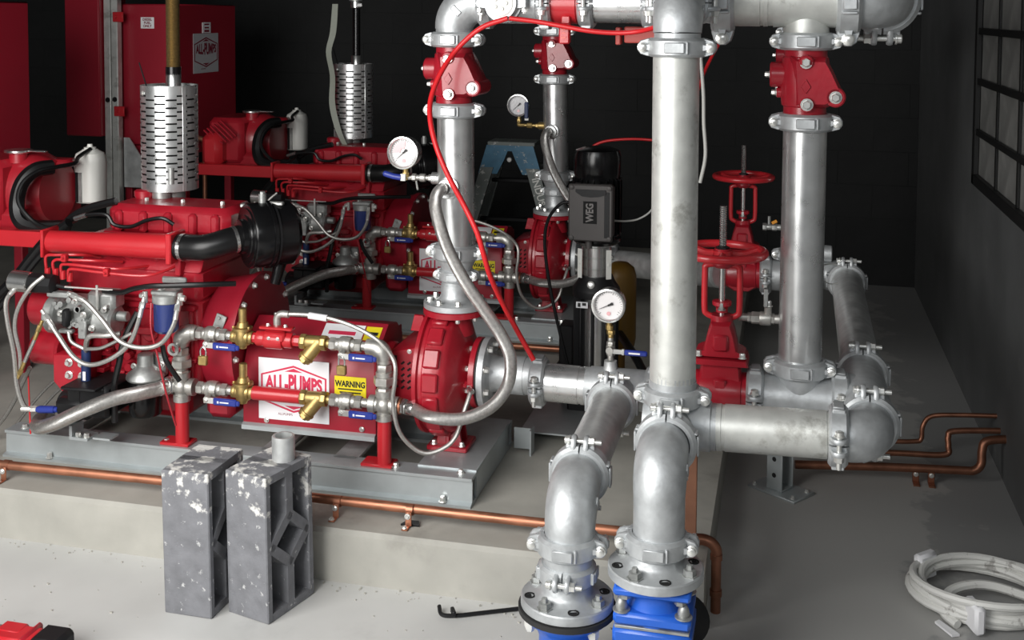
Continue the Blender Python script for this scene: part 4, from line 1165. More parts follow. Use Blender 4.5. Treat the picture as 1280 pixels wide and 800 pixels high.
# small air breather on the rocker cover
m = MB().cyl((-2.075, 3.47, .965), (-2.075, 3.47, 1.03), .032, n=18, bev=.004).box((-2.06, 3.47, 1.045), (.05, .05, .03), .006).cyl((-2.03, 3.455, 1.02), (-2.03, 3.455, 1.075), .012, n=10)
t.part('breather', m, ALU)
t.part('exhaust_stub', MB().cyl((-2.07, 3.53, .86), (-2.07, 3.53, .985), .045, n=20), ALU)
place(t, 'diesel_engine', 'red four-cylinder diesel engine of the {s} pump set', 'engine')

# ---- wiring and thin hoses round the engine
def lead(pts, r, m, label, cat='hose', name='hose', ends=None):
    hose(pts, r, m, label, name, cat, ends, 8)
E2 = BOLT
lead([(-2.132, 3.05, .728), (-2.082, 3.045, .71), (-2.027, 3.045, .658), (-1.972, 3.045, .60), (-1.904, 3.045, .583), (-1.836, 3.05, .598), (-1.798, 3.06, .651), (-1.798, 3.09, .705)], .0072, BRAIDT, 'thin fuel hose looping from injection pump to right side of the {s} fuel filter', ends=E2)
lead([(-2.232, 3.05, .657), (-2.182, 3.045, .597), (-2.127, 3.04, .538), (-2.071, 3.04, .518), (-2.001, 3.04, .541), (-1.945, 3.05, .586), (-1.920, 3.06, .643), (-1.918, 3.09, .705)], .0072, BRAIDT, 'thin fuel hose in the lowest loop, to left side of the {s} fuel filter', ends=E2)
lead([(-2.363, 3.10, .735), (-2.378, 3.06, .695), (-2.369, 3.05, .632), (-2.348, 3.05, .531), (-2.339, 3.05, .429), (-2.314, 3.05, .362), (-2.283, 3.06, .354)], .0078, BRAIDT, 'pale hose bowing down the timing end of the {s} engine', ends=E2)
one(MB().cyl((-2.268, 3.06, .354), (-2.212, 3.06, .358), .0115, n=12).cyl((-2.276, 3.06, .353), (-2.266, 3.06, .354), .009, n=10).cyl((-2.213, 3.06, .358), (-2.200, 3.06, .359), .009, n=10), BLUEH, 'hose_connector', 'blue connector at the lower end of the bowed pale hose on the {s} engine', 'connector', (-2.24, 3.06, .356))
lead([(-2.257, 3.08, .774), (-2.292, 3.06, .739), (-2.334, 3.055, .672), (-2.347, 3.055, .608), (-2.331, 3.055, .532), (-2.329, 3.055, .466)], .0068, BRAIDT, 'second pale hose beside the timing end of the {s} engine, ending at a tie')
lead([(-2.329, 3.10, .47), (-2.40, 3.15, .39), (-2.458, 3.2, .33), (-2.522, 3.22, .247), (-2.60, 3.23, .17)], .0068, BRAIDT, 'pale hose trailing from the tie down to the plinth at the {s} skid end')
lead([(-2.26, 3.24, .42), (-2.35, 3.26, .378), (-2.44, 3.28, .30), (-2.52, 3.29, .21), (-2.56, 3.30, .164)], .0055, BRAIDT, 'upper of two thin lines running under the {s} engine to the plinth')
lead([(-2.25, 3.24, .392), (-2.33, 3.26, .352), (-2.41, 3.28, .28), (-2.48, 3.29, .20), (-2.53, 3.30, .162)], .0055, BRAIDT, 'lower of two thin lines running under the {s} engine to the plinth')
lead([(-2.254, 3.05, .62), (-2.272, 3.045, .575), (-2.295, 3.045, .53), (-2.327, 3.05, .47)], .006, BRAIDT, 'short slanting hose with brass end near the tie on the {s} engine', ends=BRASS)
lead([(-2.180, 3.09, .60), (-2.166, 3.085, .57), (-2.122, 3.09, .548)], .006, BRAIDT, 'short hose dropping into the navy sleeve of the {s} engine')
lead([(-2.116, 3.085, .548), (-2.100, 3.07, .586), (-2.081, 3.07, .60), (-2.033, 3.07, .604), (-1.99, 3.08, .610)], .0085, BRAIDT, 'wider pale hose arching right from the navy sleeve of the {s} engine')
lead([(-2.112, 3.08, .545), (-2.099, 3.07, .556), (-2.048, 3.065, .565), (-1.992, 3.07, .592), (-1.95, 3.08, .615)], .0055, BRAIDT, 'slimmer pale hose sagging right from the navy sleeve of the {s} engine')
lead([(-1.880, 3.075, .715), (-1.872, 3.06, .64), (-1.853, 3.06, .567), (-1.836, 3.06, .493), (-1.823, 3.07, .42), (-1.815, 3.10, .33)], .0032, RED, 'thin red wire dropping past the fuel filter of the {s} engine', 'wire', 'wire')
lead([(-2.359, 3.13, .446), (-2.349, 3.12, .373), (-2.339, 3.11, .25)], .0025, REDR, 'thin red wire hanging at the timing end of the {s} engine', 'wire', 'wire')
lead([(-2.32, 3.30, .90), (-2.40, 3.30, .845), (-2.463, 3.3, .78), (-2.543, 3.3, .69), (-2.70, 3.3, .55)], .017, RUBBER, 'upper thick black loom slanting off the radiator end of the {s} engine', 'cable', 'cable_loom')
lead([(-2.32, 3.27, .86), (-2.40, 3.27, .80), (-2.46, 3.27, .735), (-2.54, 3.27, .64), (-2.68, 3.27, .50)], .013, RUBBER, 'lower black loom slanting off the radiator end of the {s} engine', 'cable', 'cable_loom')
lead([(-2.06, 3.10, .735), (-1.99, 3.085, .738), (-1.94, 3.075, .755), (-1.88, 3.07, .768), (-1.823, 3.075, .772), (-1.728, 3.10, .775), (-1.64, 3.16, .77)], .0085, RUBBER, 'long black cable sagging across the {s} engine block over the fuel filter', 'cable', 'cable')
lead([(-1.955, 3.12, .67), (-1.985, 3.09, .586), (-1.992, 3.075, .522), (-2.007, 3.07, .444), (-2.014, 3.08, .33)], .010, RUBBER, 'black corrugated loom dropping beside the oil filter of the {s} engine', 'cable', 'cable_loom')
lead([(-1.858, 3.10, .577), (-1.839, 3.09, .533), (-1.80, 3.10, .47)], .008, RUBBER, 'short black cable slanting behind the cooling cross of the {s} engine', 'cable', 'cable')
lead([(-2.16, 3.33, .975), (-2.25, 3.33, .952), (-2.311, 3.33, .925), (-2.358, 3.33, .888), (-2.42, 3.32, .83)], .013, RUBBER, 'black loom running from rocker cover to radiator of the {s} engine', 'cable', 'cable_loom')
lead([(-2.272, 3.27, .923), (-2.233, 3.27, .936), (-2.159, 3.27, .940), (-2.130, 3.27, .909), (-2.071, 3.27, .905), (-2.013, 3.27, .928), (-1.955, 3.27, .938), (-1.92, 3.28, .918)], .0065, RUBBER, 'wavy black injector lead along the rocker cover of the {s} engine', 'cable', 'cable')
one(MB().cyl((-2.275, 3.268, .922), (-2.232, 3.268, .936), .008, n=8), STEEL, 'cable_sleeve', 'silver sleeve on the wavy lead of the {s} rocker cover', 'sleeve', (-2.25, 3.27, .93))

# ---- air cleaner and its intake hose
AC = V((-1.662, 3.285, .893)); AD = V((.70, .71, 0)).normalized()
t = T(AC)
m = MB().lathe(AC - AD * .03, AD, [(0, .046), (.002, .054), (.018, .056), (.020, .066), (.024, .068), (.0242, .088), (.028, .0895), (.0282, .100), (.034, .104), (.085, .104), (.0852, .109), (.096, .109), (.0962, .104), (.165, .103), (.180, .09), (.182, .05)], 44).cyl(AC + AD * .11 - Z * .09, AC + AD * .09 - Z * .165, .022, .016, n=14)
t.part('canister', m, BLACKG)
t.part('band', MB().ring(AC + AD * .075, AD, Z, [(-.003, .102), (-.003, .1075), (.003, .1075), (.003, .102)], 0, 2 * pi, 40), BLACK)
m = MB()
for s2 in (-.6, .35):
    d = (Z * cos(s2) + X * sin(s2)); m.box(AC + AD * .06 + d * .108, (.05, .02, .012), .003)
t.part('latch', m, BOLT)
t.part('mount_plate', MB().box((-1.722, 3.405, .89), (.040, .006, .10), .004).bolt((-1.727, 3.401, .895), -Y, .012, .012), WHITEP)
t.part('service_indicator', MB().cyl(AC + AD * .05 + Z * .10, AC + AD * .05 + Z * .130, .013, n=12).bolt(AC + AD * .05 + Z * .130, Z, .009, .008), ALU)
place(t, 'air_cleaner', 'gloss black round air cleaner at the flywheel end of the {s} engine', 'air cleaner')
t = T((-1.77, 3.2, .87))
t.part('intake_hose', MB().tube([(-1.862, 3.20, .864), (-1.82, 3.198, .866), (-1.77, 3.195, .868), (-1.735, 3.208, .875), (-1.703, 3.232, .885), (-1.670, 3.268, .892)], .041, 18), RUBBER)
t.part('hose_clamp', MB().ring((-1.838, 3.198, .865), X, Z, [(-.006, .041), (-.006, .0435), (.006, .0435), (.006, .041)], 0, 2 * pi, 28).box((-1.838, 3.16, .885), (.012, .012, .012), .002), STEEL)
t.part('hose_clamp', MB().ring((-1.688, 3.248, .888), V((.7, .71, .15)), Z, [(-.005, .041), (-.005, .0435), (.005, .0435), (.005, .041)], 0, 2 * pi, 28), STEEL)
place(t, 'air_intake_hose', 'fat black rubber intake hose from the red manifold to the {s} air cleaner', 'hose')

# ---- exhaust: perforated heat shield, stub, flexible pipe
def muffler(cx, cy, zb, zt_, r):
    t = T((cx, cy, zb)); n = 64; rows = 23; H = zt_ - zb; pitch = (H - .05) / rows; sl = .0060
    zs_ = [zb]; slots = []
    for k in range(rows):
        z = zb + .02 + k * pitch
        zs_ += [z + pitch - sl, z + pitch]; slots.append(len(zs_) - 2)
    zs_.append(zt_)
    vs = [V((cx + cos(2 * pi * k / n) * r, cy + sin(2 * pi * k / n) * r, z)) for z in zs_ for k in range(n)]; fs = []
    for i in range(len(zs_) - 1):
        ri = slots.index(i) if i in slots else -1
        for k in range(n):
            g = (k + (4 if ri % 2 else 0)) % 8
            if ri >= 0 and g in (0, 1, 2, 3): continue
            fs.append((i * n + k, i * n + (k + 1) % n, (i + 1) * n + (k + 1) % n, (i + 1) * n + k))
    m = MB(); m.add(vs, fs)
    m.ring((cx, cy, zt_), Z, X, [(-.003, r - .006), (-.003, r + .0005), (.001, r + .0005), (.001, r - .006)], 0, 2 * pi, n)
    t.part('perforated_shield', m, GALVS, ang=50)
    t.part('silencer_can', MB().lathe((cx, cy, zb + .005), Z, [(0, r - .03), (.01, r - .014), (H - .03, r - .014), (H - .012, r - .03)], 36), DARKH)
    t.part('shield_seam', MB().box((cx + r * .87, cy - r * .49, (zb + zt_) / 2), (.014, .004, H), .001, Mx.Rotation(rad(60), 3, 'Z')), GALVS)
    t.part('rivet', MB().bolt((cx - r * .55, cy - r * .84, zt_ - .025), V((-.55, -.84, 0)), .006, .004), BOLT)
    t.part('outlet_stub', MB().lathe((cx + .017, cy, zt_ - .03), Z, [(0, .026), (.070, .026), (.072, .0245)], 24), STEEL)
    t.part('flange_ring', MB().lathe((cx, cy, zb - .012), Z, [(0, .05), (.004, .06), (.012, .06)], 24), ALU)
    return t
MC = (-2.078, 3.53)
place(muffler(MC[0], MC[1], .992, 1.352, .096), 'exhaust_silencer', 'perforated silver exhaust silencer standing on the {s} engine', 'silencer')
n_fix = len(REC)
t = T((-2.06, 3.53, 1.40)); m = MB()
pr = []
for k in range(64): pr += [(k * .0042, .0215), (k * .0042 + .0021, .0245)]
t.part('bellows', MB().lathe((-2.061, 3.53, 1.408), Z, pr, 20), GOLD)
t.part('collar', MB().cyl((-2.061, 3.53, 1.388), (-2.061, 3.53, 1.415), .0262, n=20), BLACKG)
t.part('top_clamp', MB().cyl((-2.063, 3.53, 1.655), (-2.063, 3.53, 1.69), .030, n=20, bev=.003).box((-2.03, 3.50, 1.668), (.03, .02, .02), .003), STEEL)
t.part('clamp_bolt', MB().cyl((-2.05, 3.485, 1.668), (-1.995, 3.485, 1.668), .004, n=8).bolt((-1.995, 3.485, 1.668), X, .007, .008), BOLT)
t.part('upper_pipe', MB().cyl((-2.063, 3.53, 1.69), (-2.063, 3.53, 2.4), .027, n=20), STEEL)
FLEX = t
place(t, 'exhaust_flexible_pipe', 'ribbed bronze flexible exhaust pipe above the {s} silencer', 'exhaust pipe')
one(MB().tube([(-2.140, 3.50, 1.33), (-2.148, 3.49, 1.37), (-2.165, 3.485, 1.43)], .0025, 6), BLACK, 'cable_tie', 'thin black tie sticking up from the rim of the {s} silencer', 'cable tie', (-2.14, 3.5, 1.37))

# ---- radiator end
t = T((-2.62, 3.5, .80)); m = MB()
m.box((-2.755, 3.54, .965), (.19, .30, .23), .025)
m.lathe((-2.665, 3.57, .955), X, [(0, .145), (.03, .145), (.10, .115), (.115, .11)], 32)
m.box((-2.70, 3.58, .86), (.26, .34, .10), .02)
t.part('top_tank', m, RED)
m = MB().box((-2.80, 3.37, .925), (.11, .10, .17), .030)
t.part('fan_shroud', m, REDB)
m = MB()
for k in range(6): m.box((-2.800 + k * .018, 3.345, .985 - .0 + k * .010), (.008, .012, .115), .002, Mx.Rotation(rad(-48), 3, 'Y'))
t.part('guard_louvre', m, REDC, kind='stuff')
t.part('filler_neck', MB().cyl((-2.66, 3.5, 1.065), (-2.66, 3.5, 1.100), .032, n=18), RED)
t.part('filler_cap', MB().lathe((-2.66, 3.5, 1.100), Z, [(0, .044), (.004, .048), (.010, .048), (.013, .03)], 24).box((-2.60, 3.5, 1.108), (.11, .02, .006), .002), STEEL)
t.part('side_bracket', MB().box((-2.57, 3.60, 1.055), (.12, .08, .03), .012), RED)
t.part('cross_channel', MB().box((-2.62, 3.34, .832), (.50, .05, .055), .003), REDB)
place(t, 'radiator', 'red radiator tank with filler cap at the far end of the {s} engine', 'radiator')
lead([(-2.50, 3.47, 1.058), (-2.535, 3.42, 1.052), (-2.562, 3.385, 1.01), (-2.572, 3.37, .94), (-2.552, 3.36, .885), (-2.50, 3.37, .862), (-2.39, 3.40, .862)], .0265, RUBBER, 'fat curved black coolant hose in front of the {s} radiator', 'hose')
lead([(-2.505, 3.70, 1.095), (-2.50, 3.62, 1.075), (-2.46, 3.54, 1.064), (-2.47, 3.45, 1.062), (-2.49, 3.37, 1.055), (-2.515, 3.325, 1.02), (-2.52, 3.31, .96), (-2.48, 3.32, .90), (-2.42, 3.32, .875), (-2.36, 3.33, .885)], .0075, RUBBER, 'thin black overflow hose drooping between bottle and {s} radiator', 'hose')
t = T((-2.535, 3.72, .93)); m = MB()
prof = [(0, .044), (.006, .052), (.15, .053), (.165, .051), (.182, .043), (.193, .022), (.197, .018)]
vs = MB().lathe((0, 0, 0), Z, prof, 28)
for p in vs.v:
    for i in (0, 1): p[i] = math.copysign(abs(p[i] / .053) ** .72 * .053, p[i])      # squarish can
m.add([p + V((-2.520, 3.72, .895)) for p in vs.v], vs.f)
t.part('bottle', m, WHITEP)
t.part('bottle_cap', MB().lathe((-2.520, 3.72, 1.087), Z, [(0, .022), (.012, .022), (.014, .011), (.024, .009)], 16), WHITEP)
t.part('level_window', MB().box((-2.542, 3.668, .955), (.012, .006, .11), .001), BLACK)
t.part('strap', MB().box((-2.526, 3.666, .955), (.012, .006, .11), .001), ALU)
place(t, 'expansion_bottle', 'white plastic coolant expansion bottle behind the {s} engine', 'bottle')

rec_set = REC; REC = None
D = Mx.Translation((-.03, 1.70, 0))
def shift_of(r):
    if r[1] in ('exhaust_silencer', 'cable_tie'): return Mx.Translation((.005, 1.70, 0))
    if r[1] in ('radiator', 'expansion_bottle') or 'radiator' in r[2]: return Mx.Translation((.06, 1.70, 0))
    if ' engine' in r[2] and r[1] not in ('radiator', 'expansion_bottle', 'support_post') or r[1] in ('air_cleaner', 'air_intake_hose', 'cable', 'cable_loom'): return Mx.Translation((-.012, 1.70, 0))
    return D
for r in rec_set:
    if r[1] not in ('exhaust_flexible_pipe', 'gauge_valve', 'pressure_gauge'): replay([r], shift_of(r))
# the rear riser carries its dial on a brass elbow, lever upright
place(gauge(2), 'pressure_gauge', 'round greyish pressure dial beside the rear pump riser', 'pressure gauge', at((-1.192, 5.035, 1.185), Z, X))
t = T((-1.13, 5.04, 1.09)); m = hexes(MB(), (-1.070, 5.04, 1.094), -X, [(.030, .016, 14), (.012, .011, 6), (.016, .008, 10), (.024, .013, 8), (.014, .008, 10)])
m.tube([(-1.165, 5.04, 1.094), (-1.190, 5.04, 1.094), (-1.192, 5.045, 1.104), (-1.192, 5.05, 1.122)], .008, 8)
t.part('fitting', m, BRASS)
t.part('lever', MB().box((-1.150, 5.02, 1.125), (.018, .008, .014), .001), WHITEP)
t.part('lever_grip', MB().box((-1.150, 5.012, 1.165), (.018, .008, .075), .003), BLUEN, None, 'dark blue vinyl grip')
place(t, 'gauge_valve', 'small brass gauge valve with upright dark lever on the rear pump riser', 'valve')

# ---- fuel tanks on stands behind the radiators
TX, TY, TB = -2.955, 5.10, 5.716
t = T((-3.12, TY, .15)); m = MB()
m.box(((TX - 3.277) / 2, (TY + TB) / 2, 1.285), (TX + 3.277, TB - TY, .71), .006)
t.part('tank', m, REDT)
t.part('lower_band', MB().box(((TX - 3.277) / 2, (TY + TB) / 2 + .01, .90), (TX + 3.277 - .01, TB - TY - .02, .055), .004), REDT)
t.part('level_pipe', MB().cyl((TX + .09, TY + .10, .40), (TX + .09, TY + .10, .92), .012, n=12).tube([(TX + .09, TY + .10, .92), (TX + .085, TY + .10, .955), (TX + .03, TY + .10, .965), (TX - .01, TY + .10, .965)], .014, 10), COPPERD)
for x in (-3.25, -2.98):
    for y in (TY + .04, TB - .04): t.part('leg', MB().box((x, y, .51), (.04, .04, .73), .003), REDT)
lx, lz = -3.118, 1.546
l = t.part('fuel_label', MB().box((lx, TY - .001, lz), (.074, .002, .056)), WHITE)
for k, w_ in enumerate(('DIESEL', 'FUEL', 'ONLY')):
    t.part('lettering', text_mb(w_, .0175, (lx, TY - .0022, lz + .0165 - k * .0165), X, Z, .0005, bold=.0006), INKM, l)
l = t.part('small_label', MB().box((TX + .001, 5.393, 1.520), (.002, .085, .055)), WHITE)
t.part('lettering', MB().box((TX + .0024, 5.393, 1.537), (.0006, .05, .008)).box((TX + .0024, 5.393, 1.520), (.0006, .045, .008)).box((TX + .0024, 5.393, 1.503), (.0006, .05, .012)), INKM, l)
place(t, 'fuel_tank', 'red fuel tank with white DIESEL FUEL ONLY label behind the rear radiator', 'fuel tank')
DF = Mx.Translation((0, -1.75, 0))
place(t, 'fuel_tank', 'red fuel tank cut off by the left frame edge, behind the front radiator', 'fuel tank', DF @ Mx.Translation(t.loc))
REC = []
hex_sign((TX + .0015, 5.385, 1.388), Y, Z, .262, .205, 'maker_sign', 'grey ALL-PUMPS sign on the side of the rear fuel tank', SIGNG, INKM)
r = REC[0]; REC = None
place(r[0], 'maker_sign', 'grey ALL-PUMPS sign on the side of the front fuel tank, at the left frame edge', 'sign', DF @ r[4])
t2 = T((-2.06, 3.53, 1.40))
t2.part('pipe', MB().lathe((-2.061, 3.53, 1.388), Z, [(0, .019), (.16, .019), (.27, .0185)], 20), BLACKG)
t2.part('top_clamp', MB().cyl((-2.063, 3.53, 1.625), (-2.063, 3.53, 1.66), .028, n=20, bev=.003).box((-2.03, 3.50, 1.64), (.03, .02, .02), .003), STEEL)
t2.part('upper_pipe', MB().cyl((-2.063, 3.53, 1.66), (-2.063, 3.53, 2.4), .034, n=20), ALU)
place(t2, 'exhaust_pipe', 'gloss black exhaust pipe above the rear silencer', 'exhaust pipe', Mx.Translation((.005, 1.70, 0)) @ Mx.Translation(t2.loc))
tp = [(-2.117,5.110,1.644),(-2.130,5.110,1.509),(-2.151,5.110,1.413),(-2.131,5.110,1.297),(-2.135,5.110,1.162),(-2.107,5.110,1.046),(-2.074,5.110,0.978),(-2.041,5.110,0.920)]
sp = spline([V(p) for p in tp], 5); m = MB(); k = len(sp)
vs = []; fs = []
for q, p in enumerate(sp):
    w_ = .0145; tw = .35 * sin(q * .35)
    for dx, dy in ((-w_, -.001), (w_, -.001 + tw * .02), (w_, .001 + tw * .02), (-w_, .001)): vs.append(p + V((dx, dy, 0)))
for q in range(k - 1):
    for c_ in range(4): fs.append((q * 4 + c_, q * 4 + (c_ + 1) % 4, q * 4 + 4 + (c_ + 1) % 4, q * 4 + 4 + c_))
m.add(vs, fs)
one(m, RIBB, 'tape_strip', 'grey-green tape strip hanging beside the rear silencer', 'tape', (-2.1, 5.11, 1.3))
# red control cabinet and the galvanised strut frame beside the rear tank
t = T((-3.41, 5.0, .97))
t.part('cabinet_body', MB().box((-3.424, 5.12, 1.47), (.196, .24, .985), .006), REDT)
place(t, 'control_cabinet', 'red flat cabinet left of the galvanised strut, behind the rear engine', 'cabinet')
t = T((-3.27, 5.04, .15)); sx0 = -3.303
for x in (sx0, sx0 + .041): t.part('channel', MB().box((x, 5.05, 1.025), (.036, .04, 1.75), .003), GALVM)
t.part('gusset', MB().prism([(0, 0), (.19, 0), (.19, .02), (.03, .25), (0, .25)], (-3.235, 5.06, .72), X, Z, (0, .006, 0)), GALV)
t.part('foot_plate', MB().box((-3.28, 5.05, .155), (.18, .12, .010), .002), GALV)
for z in (1.575, 1.105): t.part('hinge_tab', MB().box((-3.236, 5.026, z), (.058, .010, .050), .003).bolt((-3.245, 5.020, z), -Y, .008, .008), REDB)
t.part('bolt', MB().bolt((sx0, 5.03, 1.16), -Y, .009, .010), BLACK)
t.part('bolt', MB().bolt((sx0 + .04, 5.03, 1.163), -Y, .009, .010), BLACK)
place(t, 'strut_frame', 'galvanised double strut post left of the rear fuel tank', 'strut')

# ================================================================ jockey pump between the sets
JX, JY = -.655, 4.0
t = T((JX, JY, .15))
t.part('base', MB().box((JX, JY, .205), (.18, .16, .05), .008).cyl((JX - .12, JY, .225), (JX + .12, JY, .225), .032, n=18), BLACK)
t.part('sleeve', MB().lathe((JX, JY, .225), Z, [(0, .060), (.375, .060)], 32), STEEL)
for k in range(10):
    a = 2 * pi * k / 10 + .3
    t.part('stay_fin', MB().box((JX + cos(a) * .069, JY + sin(a) * .069, .41), (.026, .010, .36), .002, Mx.Rotation(a, 3, 'Z')), BLACK)
t.part('rating_plate', MB().box((JX - .038, JY - .079, .575), (.042, .002, .022)), WHITE)
t.part('plate_marks', MB().box((JX - .048, JY - .0805, .575), (.010, .0008, .014)).box((JX - .030, JY - .0805, .578), (.014, .0008, .010)), INKK)
t.part('pump_head', MB().lathe((JX, JY, .595), Z, [(0, .084), (.022, .086), (.03, .084), (.055, .066), (.075, .058)], 32), BLACK)
t.part('vent_plug', MB().lathe((JX - .008, JY - .064, .645), V((0, -1, .25)), [(0, .014), (.010, .014), (.012, .011)], 12), BOLT)
t.part('motor_stool', MB().lathe((JX, JY, .665), Z, [(0, .053), (.03, .053), (.031, .0515), (.034, .0515), (.035, .053), (.07, .053), (.071, .0515), (.074, .0515), (.075, .053), (.108, .053), (.112, .060), (.118, .060)], 28), STEEL)
for sx in (-1, 1): t.part('guard_plate', MB().box((JX + sx * .052, JY - .050, .718), (.020, .003, .105), .001, Mx.Rotation(sx * .5, 3, 'Z')).bolt((JX + sx * .052, JY - .052, .718), V((sx * .4, -1, 0)), .004, .003), WHITEP)
m = MB().lathe((JX, JY, .785), Z, [(0, .075), (.012, .088), (.022, .088), (.03, .080), (.24, .080), (.25, .084), (.315, .084), (.335, .078), (.345, .05)], 36)
for k in range(24):
    a = 2 * pi * k / 24
    m.box((JX + cos(a) * .083, JY + sin(a) * .083, .92), (.014, .003, .20), 0, Mx.Rotation(a, 3, 'Z'))
t.part('motor', m, BLACKG)
bx, by, bz = JX - .001, JY - .125, .915
t.part('terminal_box', MB().box((bx, by + .03, bz), (.150, .075, .188), .010).cyl((bx - .01, by + .02, bz - .13), (bx - .01, by + .02, bz - .09), .012, n=12), BOX)
l = t.part('terminal_box_lid', MB().box((bx, by - .008, bz), (.156, .012, .200), .006), BOX)
m = MB().prism([(-.052, .082), (.055, .082), (.055, .066), (.03, .058), (0, .055), (-.03, .058), (-.052, .072)], (bx, by - .0142, bz), X, Z, (0, -.003, 0), .001)
t.part('lid_recess', m, BLACK, l)
t.part('lid_strip', MB().box((bx + .058, by - .0145, bz - .005), (.018, .002, .160), .0005), BLACK, l)
t.part('badge', MB().box((bx - .001, by - .0145, bz + .002), (.048, .002, .078), .0005), DARKH, l)
t.part('lettering', text_mb('WEG', .036, (bx - .001, by - .0160, bz + .002), Z, -X, .0006, bold=.0012, sx=.80), BOXL, l)
for sx in (-1, 1):
    for sz in (-1, 1): t.part('lid_screw', MB().lathe((bx + sx * .066, by - .014, bz + sz * .088), -Y, [(0, .008), (.004, .008), (.005, .006)], 12), BOX, l)
place(t, 'jockey_pump', 'black vertical jockey pump with grey WEG terminal box between the sets', 'pump')
m = MB().box((-.74, 3.93, .190), (.24, .50, .006), .001).box((-.857, 3.93, .165), (.006, .50, .05)).box((-.62, 3.70, .165), (.006, .05, .03))
one(m, CHAN, 'base_bracket', 'bent grey steel plate under the black jockey pump', 'bracket', (-.74, 3.93, .15))
one(MB().lathe((-.610, 4.30, .30), Z, [(0, .02), (.004, .036), (.03, .056), (.06, .061), (.30, .061), (.332, .052), (.350, .03), (.354, .012)], 32).cyl((-.610, 4.30, .15), (-.610, 4.30, .31), .02, n=12), YTANK, 'pressure_vessel', 'mustard brown pressure vessel behind the jockey pump', 'tank', (-.610, 4.3, .15))
one(MB().tube([(-.595, 4.20, .40), (-.55, 4.1, .385), (-.50, 4.0, .36), (-.44, 3.9, .30), (-.40, 3.9, .22), (-.38, 3.9, .16)], .016, 10), RUBBER, 'hose', 'black hose from the mustard vessel down behind the middle riser', 'hose', (-.5, 4, .36))
# rear suction pipe to the rear valve line
clamp('coupling between the rear suction reducer and rear suction pipe', (-.752, 5.06, .49), X, -Y)
pipe('dim galvanised suction pipe of the rear pump behind the jockey pump', (-.75, 5.06, .480), (-.24, 4.60, .560), m=GALV)

# small test valves by the right riser
t = T((-.05, 3.14, .780)); m = hexes(MB(), (-.120, 3.14, .778), X, [(.026, .011, 14), (.010, .014, 6), (.022, .017, 6), (.030, .019, 16), (.010, .015, 6), (.024, .013, 12)])
m.cyl((-.040, 3.14, .78), (-.040, 3.13, .815), .010, n=12)
t.part('valve_body', m, CAST)
t.part('stem_nut', MB().bolt((-.040, 3.13, .815), Z, .009, .014), BOLT)
t.part('lever', MB().box((-.046, 3.125, .84), (.012, .02, .05), .002), ALU)
place(t, 'test_valve', 'small stainless test valve left of the shiny riser, below the wheel', 'valve')
t = T((-.058, 4.58, .77)); m = hexes(MB(), (-.085, 4.58, .765), X, [(.016, .015, 6), (.02, .012, 12), (.02, .015, 6), (.02, .012, 12)])
m.cyl((-.06, 4.58, .768), (-.06, 4.58, .808), .006, n=8)
t.part('valve_body', m, ALU)
t.part('tag', MB().box((-.040, 4.565, .788), (.022, .004, .012), .001, Mx.Rotation(-.5, 3, 'Y')), ORANGE, None, 'orange tag')
place(t, 'test_valve', 'tiny dark test valve with orange tag left of the shiny riser', 'valve')

one(MB().cyl((.060, 4.586, .670), (.150, 4.586, .670), .022, n=18).cyl((.140, 4.586, .670), (.182, 4.586, .670), .032, n=22, bev=.003), GALVC, 'pipe_plug', 'galvanised plug sticking out right of the shiny riser at the rear line', 'pipe plug', (.15, 4.586, .67))
one(MB().tube([(.09, 3.16, .925), (.125, 3.16, .935), (.150, 3.16, .928)], .0016, 6).tube([(.092, 3.16, .925), (.098, 3.16, .895), (.120, 3.16, .880), (.142, 3.16, .882)], .0016, 6), GREYW, 'tie_wire', 'twisted ends of tie wire on the right side of the shiny riser', 'wire', (.1, 3.16, .9))
# cords and wires
def cord(pts, r, m, label, name='cord', cat='cord'):
    one(MB().tube(pts, r, 10), m, name, label, cat, V(pts[len(pts) // 2]))
cord([(-.800, 3.235, 1.592), (-.880, 3.235, 1.563), (-.952, 3.24, 1.503), (-0.992, 3.201, 1.433), (-1.011, 3.162, 1.359), (-1.001, 3.123, 1.297), (-0.973, 3.095, 1.221), (-0.932, 3.083, 1.139), (-0.889, 3.083, 1.063), (-0.847, 3.074, 0.988), (-0.828, 3.081, 0.921), (-0.817, 3.113, 0.853), (-0.799, 3.195, 0.752), (-.770, 3.265, .652), (-.723, 3.27, .57)], .0078, REDR, 'red cord hanging in a bow across the front discharge riser')
cord([(-.795, 3.235, 1.592), (-.716, 3.24, 1.583), (-.633, 3.24, 1.569), (-.551, 3.24, 1.556), (-.469, 3.24, 1.552), (-.400, 3.22, 1.560), (-.335, 3.15, 1.582), (-.30, 3.10, 1.62)], .0072, REDR, 'red cord sagging along the overhead pipe to the middle riser')
cord([(-.655, 4.083, 1.00), (-.76, 4.40, .965), (-.85, 4.80, .955), (-.881, 4.90, .972), (-.835, 4.9, 1.016), (-.775, 4.9, 1.047), (-.67, 4.9, 1.061), (-.565, 4.9, 1.06), (-.445, 4.85, 1.05), (-.37, 4.55, 1.13), (-.345, 4.25, 1.24), (-.308, 4.15, 1.351), (-.270, 4.0, 1.433), (-.22, 3.9, 1.52), (-.15, 3.5, 1.60), (-.10, 3.19, 1.655)], .006, REDR, 'dim red cord arching behind the black jockey motor and the thick middle riser')
cord([(-.59, 3.93, .88), (-.543, 3.98, .872), (-.501, 4.0, .880), (-.458, 4.0, .915), (-.43, 4.0, .99), (-.40, 3.9, 1.30), (-.36, 3.65, 1.52), (-.34, 3.40, 1.60)], .0035, GREYW, 'thin grey wire sagging from the terminal box to the middle riser', 'wire', 'wire')
